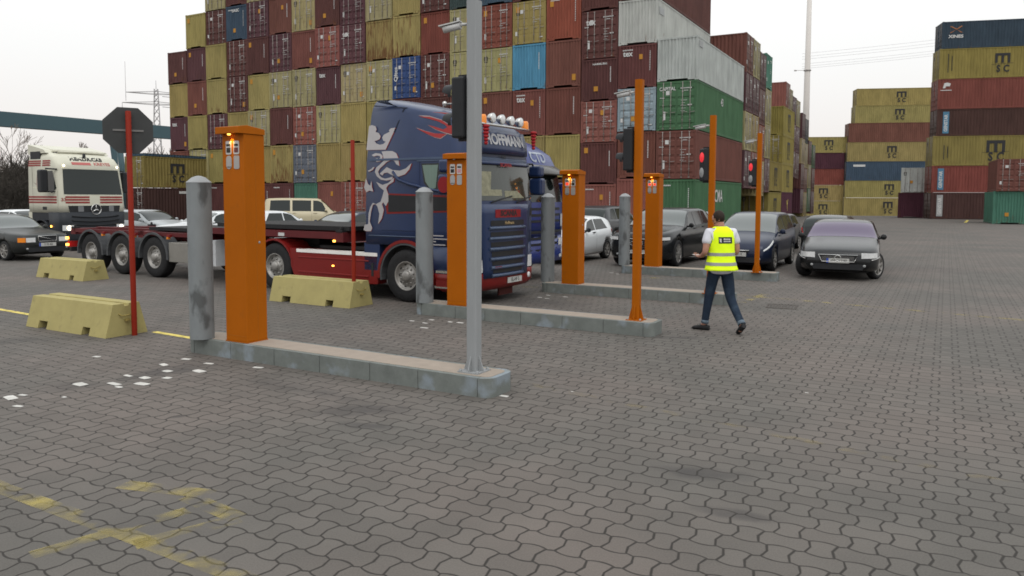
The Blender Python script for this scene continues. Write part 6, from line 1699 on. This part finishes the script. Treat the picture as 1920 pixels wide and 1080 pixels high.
    # vest: a loose sleeveless shell, flared at the hem
    lv = [(.945, .258, .195, -.02), (1.0, .236, .180, -.015), (1.12, .208, .160, -.005), (1.25, .200, .150, .0), (1.36, .203, .144, .008), (1.45, .208, .138, .014), (1.52, .196, .124, .02), (1.57, .140, .10, .028), (1.60, .088, .078, .032)]
    n = 40; v = []; fc = []; R2 = random.Random(3)
    def vest_r(k, z): return 1 + (.034 * math.sin(5 * k * 2 * math.pi / n + 1.3) + .020 * math.sin(9 * k * 2 * math.pi / n)) * max(0, (1.2 - z) / .25) + .010 * math.sin(7 * k * 2 * math.pi / n + z * 30)
    def vp(k, z):
        for a, b in zip(lv, lv[1:]):
            if z <= b[0]:
                t = (z - a[0]) / (b[0] - a[0]); q = [x + (y - x) * t for x, y in zip(a, b)]; break
        else: q = lv[-1]
        t = 2 * math.pi * k / n; m = vest_r(k, z)
        return (q[1] * m * math.cos(t), q[3] + q[2] * m * math.sin(t), z)
    zs = [.945 + (1.60 - .945) * i / 24 for i in range(25)]
    mb = MB()
    for z in zs: v += [vp(k, z) for k in range(n)]
    for i in range(len(zs) - 1):
        for k in range(n):
            zc = (zs[i] + zs[i + 1]) / 2
            if 1.30 < zc < 1.555 and min(abs(k + .5 - 0), abs(k + .5 - n / 2), abs(k + .5 - n)) < 3.2 - 8 * abs(zc - 1.44): continue      # arm holes
            fc.append((i * n + k, i * n + (k + 1) % n, (i + 1) * n + (k + 1) % n, (i + 1) * n + k))
    mb.add(v, fc, 0, True); vo = mb.build("safety_vest", hv, r)
    so = vo.modifiers.new("thick", 'SOLIDIFY'); so.thickness = .006; so.offset = 1
    for (z0, z1) in ((1.02, 1.068), (1.165, 1.213)):
        b = MB(); v = []; fc = []
        for z in (z0, (z0 + z1) / 2, z1): v += [tuple(Vector((p[0] * 1.045, p[1] * 1.045 - .001, p[2]))) for p in (vp(k, z) for k in range(n))]
        for i in range(2):
            for k in range(n): fc.append((i * n + k, i * n + (k + 1) % n, (i + 1) * n + (k + 1) % n, (i + 1) * n + k))
        b.add(v, fc, 0, True); b.build("reflective_band", band, vo)
    # badge on the back
    def back(x, z, e):
        z_ = z; k = (1.5 * math.pi + x / .2) / (2 * math.pi) * n; p = vp(k, z_); q = Vector((p[0], p[1], 0)); c = Vector((0, .01, 0)); d = (q - c).normalized(); q = q + d * e; return (q.x, q.y, z_)
    b = MB(); N = 8; v = [back(-.105 + .21 * i / N + .005, z, .011) for z in (1.355, 1.40, 1.45) for i in range(N + 1)]
    b.add(v, [(j * (N + 1) + i, j * (N + 1) + i + 1, (j + 1) * (N + 1) + i + 1, (j + 1) * (N + 1) + i) for j in range(2) for i in range(N)]); bo = b.build("back_badge", mat("badge_black", (.02, .025, .03), .6), vo)
    b = MB()
    for (x, z, w, h) in [(a_, b_ + .024, c_, d_) for a_, b_, c_, d_ in ((-.085, 1.352, .022, .05), (-.072, 1.345, .012, .03), (-.088, 1.385, .03, .018), (-.03, 1.382, .020, .026), (-.006, 1.382, .018, .022), (.016, 1.382, .018, .022), (.038, 1.382, .03, .022), (-.03, 1.352, .016, .018), (-.01, 1.352, .022, .016), (.018, 1.352, .02, .016), (.042, 1.352, .03, .018))]:
        b.add([back(x, z, .014), back(x + w, z, .014), back(x + w, z + h, .014), back(x, z + h, .014)], [(0, 1, 2, 3)])
    b.build("badge_marks", M_['white'], bo)
    # shoes
    def shoe_mesh(M):
        s = MB(); secs = [(-.085, .030, .075, .0), (-.05, .040, .085, 0), (.0, .042, .095, 0), (.06, .044, .072, 0), (.12, .050, .058, 0), (.165, .044, .048, 0), (.19, .022, .032, 0)]
        v = []; f = []; m = 12
        for y, w, h, z0 in secs:
            for k in range(m):
                t = 2 * math.pi * k / m; v.append((w * math.cos(t), y, h / 2 + h / 2 * max(-.98, math.sin(t) * 1.15 if math.sin(t) < 0 else math.sin(t))))
        for i in range(len(secs) - 1):
            for k in range(m): f.append((i * m + k, i * m + (k + 1) % m, (i + 1) * m + (k + 1) % m, (i + 1) * m + k))
        s.add(v, f, 0, True, M); s.add(v[:m], [tuple(range(m))], 0, False, M); s.add(v[-m:], [tuple(range(m))], 0, False, M); return s
    sL = shoe_mesh(Matrix.Translation((-.168, .18, .003)) @ Matrix.Rotation(rad(42), 4, 'Z')); so_ = sL.build("shoe", shoe, r)
    sR = shoe_mesh(Matrix.Translation((.166, -.405, .088)) @ Matrix.Rotation(rad(-6), 4, 'Z') @ Matrix.Rotation(rad(-30), 4, 'X')); sR.build("shoe", shoe, r)
    st = MB(); 
    for k in range(3): st.tube([(-.225, .20 + .022 * k, .075 - .008 * k), (-.205, .215 + .022 * k, .09 - .008 * k), (-.17, .235 + .022 * k, .085 - .008 * k)], .005, 5)
    st.build("shoe_stripe", mat("shoe_grey", (.12, .12, .12), .6), so_)
    # the sheet in his left hand
    p = MB(); p.box(-.30, -.20, .27, .38, 1.155, 1.158); po = p.build("paper_sheet", mat("folded_paper", (.68, .68, .66), .8)); 
    M = Matrix.Translation((*site(X, Y), 0)) @ Matrix.Rotation(.20, 4, 'Z'); po.matrix_world = M @ Matrix.Rotation(rad(0), 4, 'X'); tag(po, "small white sheet held in the walking man's left hand", "paper")
walking_man()

# ------------------------------------------------------------------ far things: crane bridge, pylon, mast, cables, bare trees
def crane():
    r = empty("gantry_crane", (-72, 110, 0), 0, "dark green gantry crane bridge crossing the sky behind the trucks at left", "crane")
    a, b = Vector((-96.8, 72, 12.95)), Vector((-44.3, 157, 12.95)); d = (b - a).normalized(); s = Vector((-d.y, d.x, 0)); o = Vector((-72, 110, 0))
    m = MB(); q = []
    for p in (a, b):
        for (k, z) in ((-.8, -1.05), (.8, -1.05), (.8, 1.05), (-.8, 1.05)): q.append(p + s * k + Vector((0, 0, z)) - o)
    m.add(q, [(0, 1, 2, 3), (7, 6, 5, 4), (0, 4, 5, 1), (1, 5, 6, 2), (2, 6, 7, 3), (3, 7, 4, 0)]); m.build("girder", M_['crane'], r)
    m = MB()
    for k in range(26): 
        p = a.lerp(b, k / 25) - o + s * -1.0; m.tube([p + Vector((0, 0, 1.05)), p + Vector((0, 0, 1.1))], .03, 4)
    m.build("rail_foot", M_['crane'], r)
    for w in (Vector((-65.1, 124.5, 0)), Vector((-62.8, 122.0, 0))):
        m = MB(); m.tube([w - o + Vector((.9, .4, 0)), w - o + Vector((0, 0, 12.2))], [.35, .5], 8); m.build("leg", M_['crane'], r)
crane()
def pylon():
    r = empty("power_pylon", (-83.4, 180, 0), .35, "grey lattice power pylon rising behind the crane bridge", "pylon")
    m = MB(); H = 27.0; w = lambda z: 2.4 - 1.6 * z / H
    zs = [H * (1 - .86 ** k) / (1 - .86 ** 12) for k in range(13)]
    for sx in (-1, 1):
        for sy in (-1, 1): m.tube([(sx * w(0) / 2, sy * w(0) / 2, 0), (sx * w(H) / 2, sy * w(H) / 2, H)], .07, 4)
    for a, b in zip(zs, zs[1:]):
        for (p, q) in (((-1, -1), (1, -1)), ((1, -1), (1, 1)), ((1, 1), (-1, 1)), ((-1, 1), (-1, -1))):
            m.tube([(p[0] * w(a) / 2, p[1] * w(a) / 2, a), (q[0] * w(b) / 2, q[1] * w(b) / 2, b)], .05, 4); m.tube([(q[0] * w(a) / 2, q[1] * w(a) / 2, a), (p[0] * w(b) / 2, p[1] * w(b) / 2, b)], .05, 4)
    m.build("tower", M_['lattice'], r)
    for z, L in ((26.0, 6.4), (23.6, 7.2)):
        m = MB()
        for s in (-1, 1): m.tube([(0, 0, z + .5), (s * L, 0, z)], .07, 4); m.tube([(0, 0, z - .3), (s * L, 0, z)], .07, 4); m.tube([(s * L, 0, z), (s * L, 0, z - 1.2)], .05, 4)
        m.tube([(-L, 0, z), (L, 0, z)], .06, 4); m.build("crossarm", M_['lattice'], r)
    m = MB(); m.tube([(-6.4, 0, 24), (-6.4, 0, 33)], .04, 4); m.tube([(0, 0, 27), (0, 0, 29)], .05, 4); m.build("spike", M_['lattice'], r)
pylon()
def mast():
    r = empty("light_mast", (51.6, 135, yard_z(51, 135)), 0, "tall pale steel light mast rising out of frame between the stacks", "light mast")
    m = MB(); m.tube([(0, 0, 0), (0, 0, 20), (0, 0, 46)], [.70, .52, .34], 20); m.build("shaft", M_['mast'], r)
    m = MB(); z = 25.6; m.lathe([(.52, z - .12), (.62, z - .1), (.62, z + .1), (.52, z + .12)], 16); m.box(-2.3, -1.9, -.1, .1, z - .15, z + .05); m.tube([(-1.9, 0, z), (-.5, 0, z)], .04, 6); m.build("collar", mat("mast_collar", (.35, .33, .32), .5), r)
    m = MB(); m.lathe([(.001, 45.9), (1.6, 46), (1.6, 46.3), (.001, 46.4)], 16); m.build("lamp_ring", M_['lattice'], r)
mast()
for i, (z0, z1) in enumerate(((33.6, 29.6), (32.9, 29.0), (32.3, 28.5), (31.2, 27.6), (30.7, 27.1), (30.2, 26.7))):
    m = MB(); a = Vector((57, 152, z1 + .9)); b = Vector((152, 146, z0 + 3.4 + 9)); pts = []
    for k in range(25):
        t = k / 24; p = a.lerp(b, t); p.z -= 2.2 * math.sin(math.pi * t); pts.append(p)
    m.tube(pts, .022, 4); o = m.build("power_cable", M_['wire']); tag(o, "thin overhead power cable behind the tall right-hand stack", "power cable", "overhead cables at the right")
for i, (za, zb) in enumerate(((25.3, 24.0), (22.9, 21.6))):
    m = MB(); a = Vector((-82, 180, za)); b = Vector((-30, 185, zb)); pts = [a.lerp(b, k / 12) - Vector((0, 0, 1.0 * math.sin(math.pi * k / 12))) for k in range(13)]
    m.tube(pts, .07, 4); o = m.build("power_cable", M_['lattice']); tag(o, ["upper", "lower"][i] + " power cable strung from the lattice pylon behind the wall", "power cable", "cables at the pylon")

def bare_tree(loc, h, seed, label, spread=.42, levels=5, m=None, thick=.02, stems=1, group="bare trees at the left", fan=3, tmin=.014):
    r_ = random.Random(seed); m = m or M_['bark']
    root = empty("bare_tree", loc, r_.uniform(0, 6), label, "tree", group); tr = MB(); cr = MB()
    def grow(p, d, ln, rad_, lv):
        n = 3; pts = [p]; rs = [rad_]; q = p; dd = d
        for i in range(n):
            dd = (dd + Vector((r_.uniform(-1, 1), r_.uniform(-1, 1), r_.uniform(-.4, .8))) * .13).normalized(); q = q + dd * ln / n; pts.append(q); rs.append(max(tmin, rad_ * (1 - .42 * (i + 1) / n)))
        (tr if lv >= levels - 1 else cr).tube(pts, rs, 5 if lv > 2 else 3, cap=False)
        if lv <= 0: return
        k = fan if lv > 1 else fan + 1
        for i in range(k):
            t = r_.uniform(.35, 1.0) if i else 1.0; j = min(n, max(1, int(t * n + .5))); b = pts[j]
            a = r_.uniform(0, 6.28); sp = spread * r_.uniform(.6, 1.5); x = dd.cross(Vector((0, 0, 1)) if abs(dd.z) < .9 else Vector((1, 0, 0))).normalized(); y = dd.cross(x)
            nd = (dd + (x * math.cos(a) + y * math.sin(a)) * sp + Vector((0, 0, .12))).normalized()
            grow(b, nd, ln * r_.uniform(.58, .82), rs[j] * .66, lv - 1)
    for s in range(stems):
        a = r_.uniform(0, 6.28); off = Vector((math.cos(a), math.sin(a), 0)) * (0 if stems == 1 else r_.uniform(.1, 1.6))
        d = Vector((r_.uniform(-.15, .15) + off.x * .12, r_.uniform(-.15, .15) + off.y * .12, 1)).normalized()
        grow(off, d, h * (.34 if stems == 1 else .30) * r_.uniform(.8, 1.1), h * thick, levels)
    tr.build("trunk", m, root); cr.build("crown", m, root, merge=False)
    return root
bare_tree((-39.6, 60.5, 0), 8.0, 11, "tallest bare tree at the left frame edge, forked trunk", .46, 5, thick=.022)
bare_tree((-38.6, 63, 0), 6.6, 12, "small bare tree between the frame edge and the cream truck", .5, 5, M_['bark'], .018)
bare_tree((-46.8, 83.5, 0), 11.0, 13, "thin bare tree rising above the cream truck's roof", .40, 5, thick=.014, tmin=.02)
bare_tree((-39.6, 86, 0), 9.8, 15, "bushy bare tree beside the pylon, above the yellow short container", .38, 5, M_['bark'], .014, 3, tmin=.02)
bare_tree((-43.4, 88, 0), 8.6, 16, "faint bare tree between the thin one and the sign", .42, 5, thick=.014, tmin=.02)
k = 0
BUSH = ["leafless dark shrub, leftmost of the thicket beside the cream truck", "leafless dark shrub, second of the thicket from the frame edge", "leafless dark shrub in the middle of the thicket", "leafless dark shrub nearest the cream truck's mirror", "tall leafless shrub at the back of the thicket", "low leafless shrub at the foot of the thicket"]
for (x, y, h) in ((-36.2, 55, 5.6), (-36.0, 57, 6.2), (-34.6, 55.5, 5.4), (-34.6, 57, 5.8), (-38.6, 62, 7.0), (-32.6, 50.5, 4.2)):
    o = bare_tree((x, y, 0), h, 40 + k, BUSH[k], .55, 4, M_['bark2'], .012, 9, "dark leafless thicket at the left", 3); o.name = "bare_shrub"; o["category"] = "shrub"; k += 1
r_ = random.Random(5); far = MB()
for i in range(5500):
    x = r_.uniform(-47, -36); y = 66 + (x + 46) * -.35 + r_.uniform(-4, 5); z = r_.uniform(0, 1) ** .8 * (3.3 + .9 * math.sin(x * 1.7) + r_.uniform(-.6, .9))
    L = r_.uniform(.5, 1.5); d = Vector((r_.uniform(-.5, .5), r_.uniform(-.5, .5), r_.uniform(.35, 1))).normalized() * L; a = r_.uniform(0, 6.28); w_ = Vector((math.cos(a), math.sin(a), .1)) * r_.uniform(.03, .10)
    p = Vector((x, y, z)); far.add([p - w_, p + w_, p + d], [(0, 1, 2)])
tag(far.build("thicket_undergrowth", M_['bark2'], merge=False), kind="stuff")
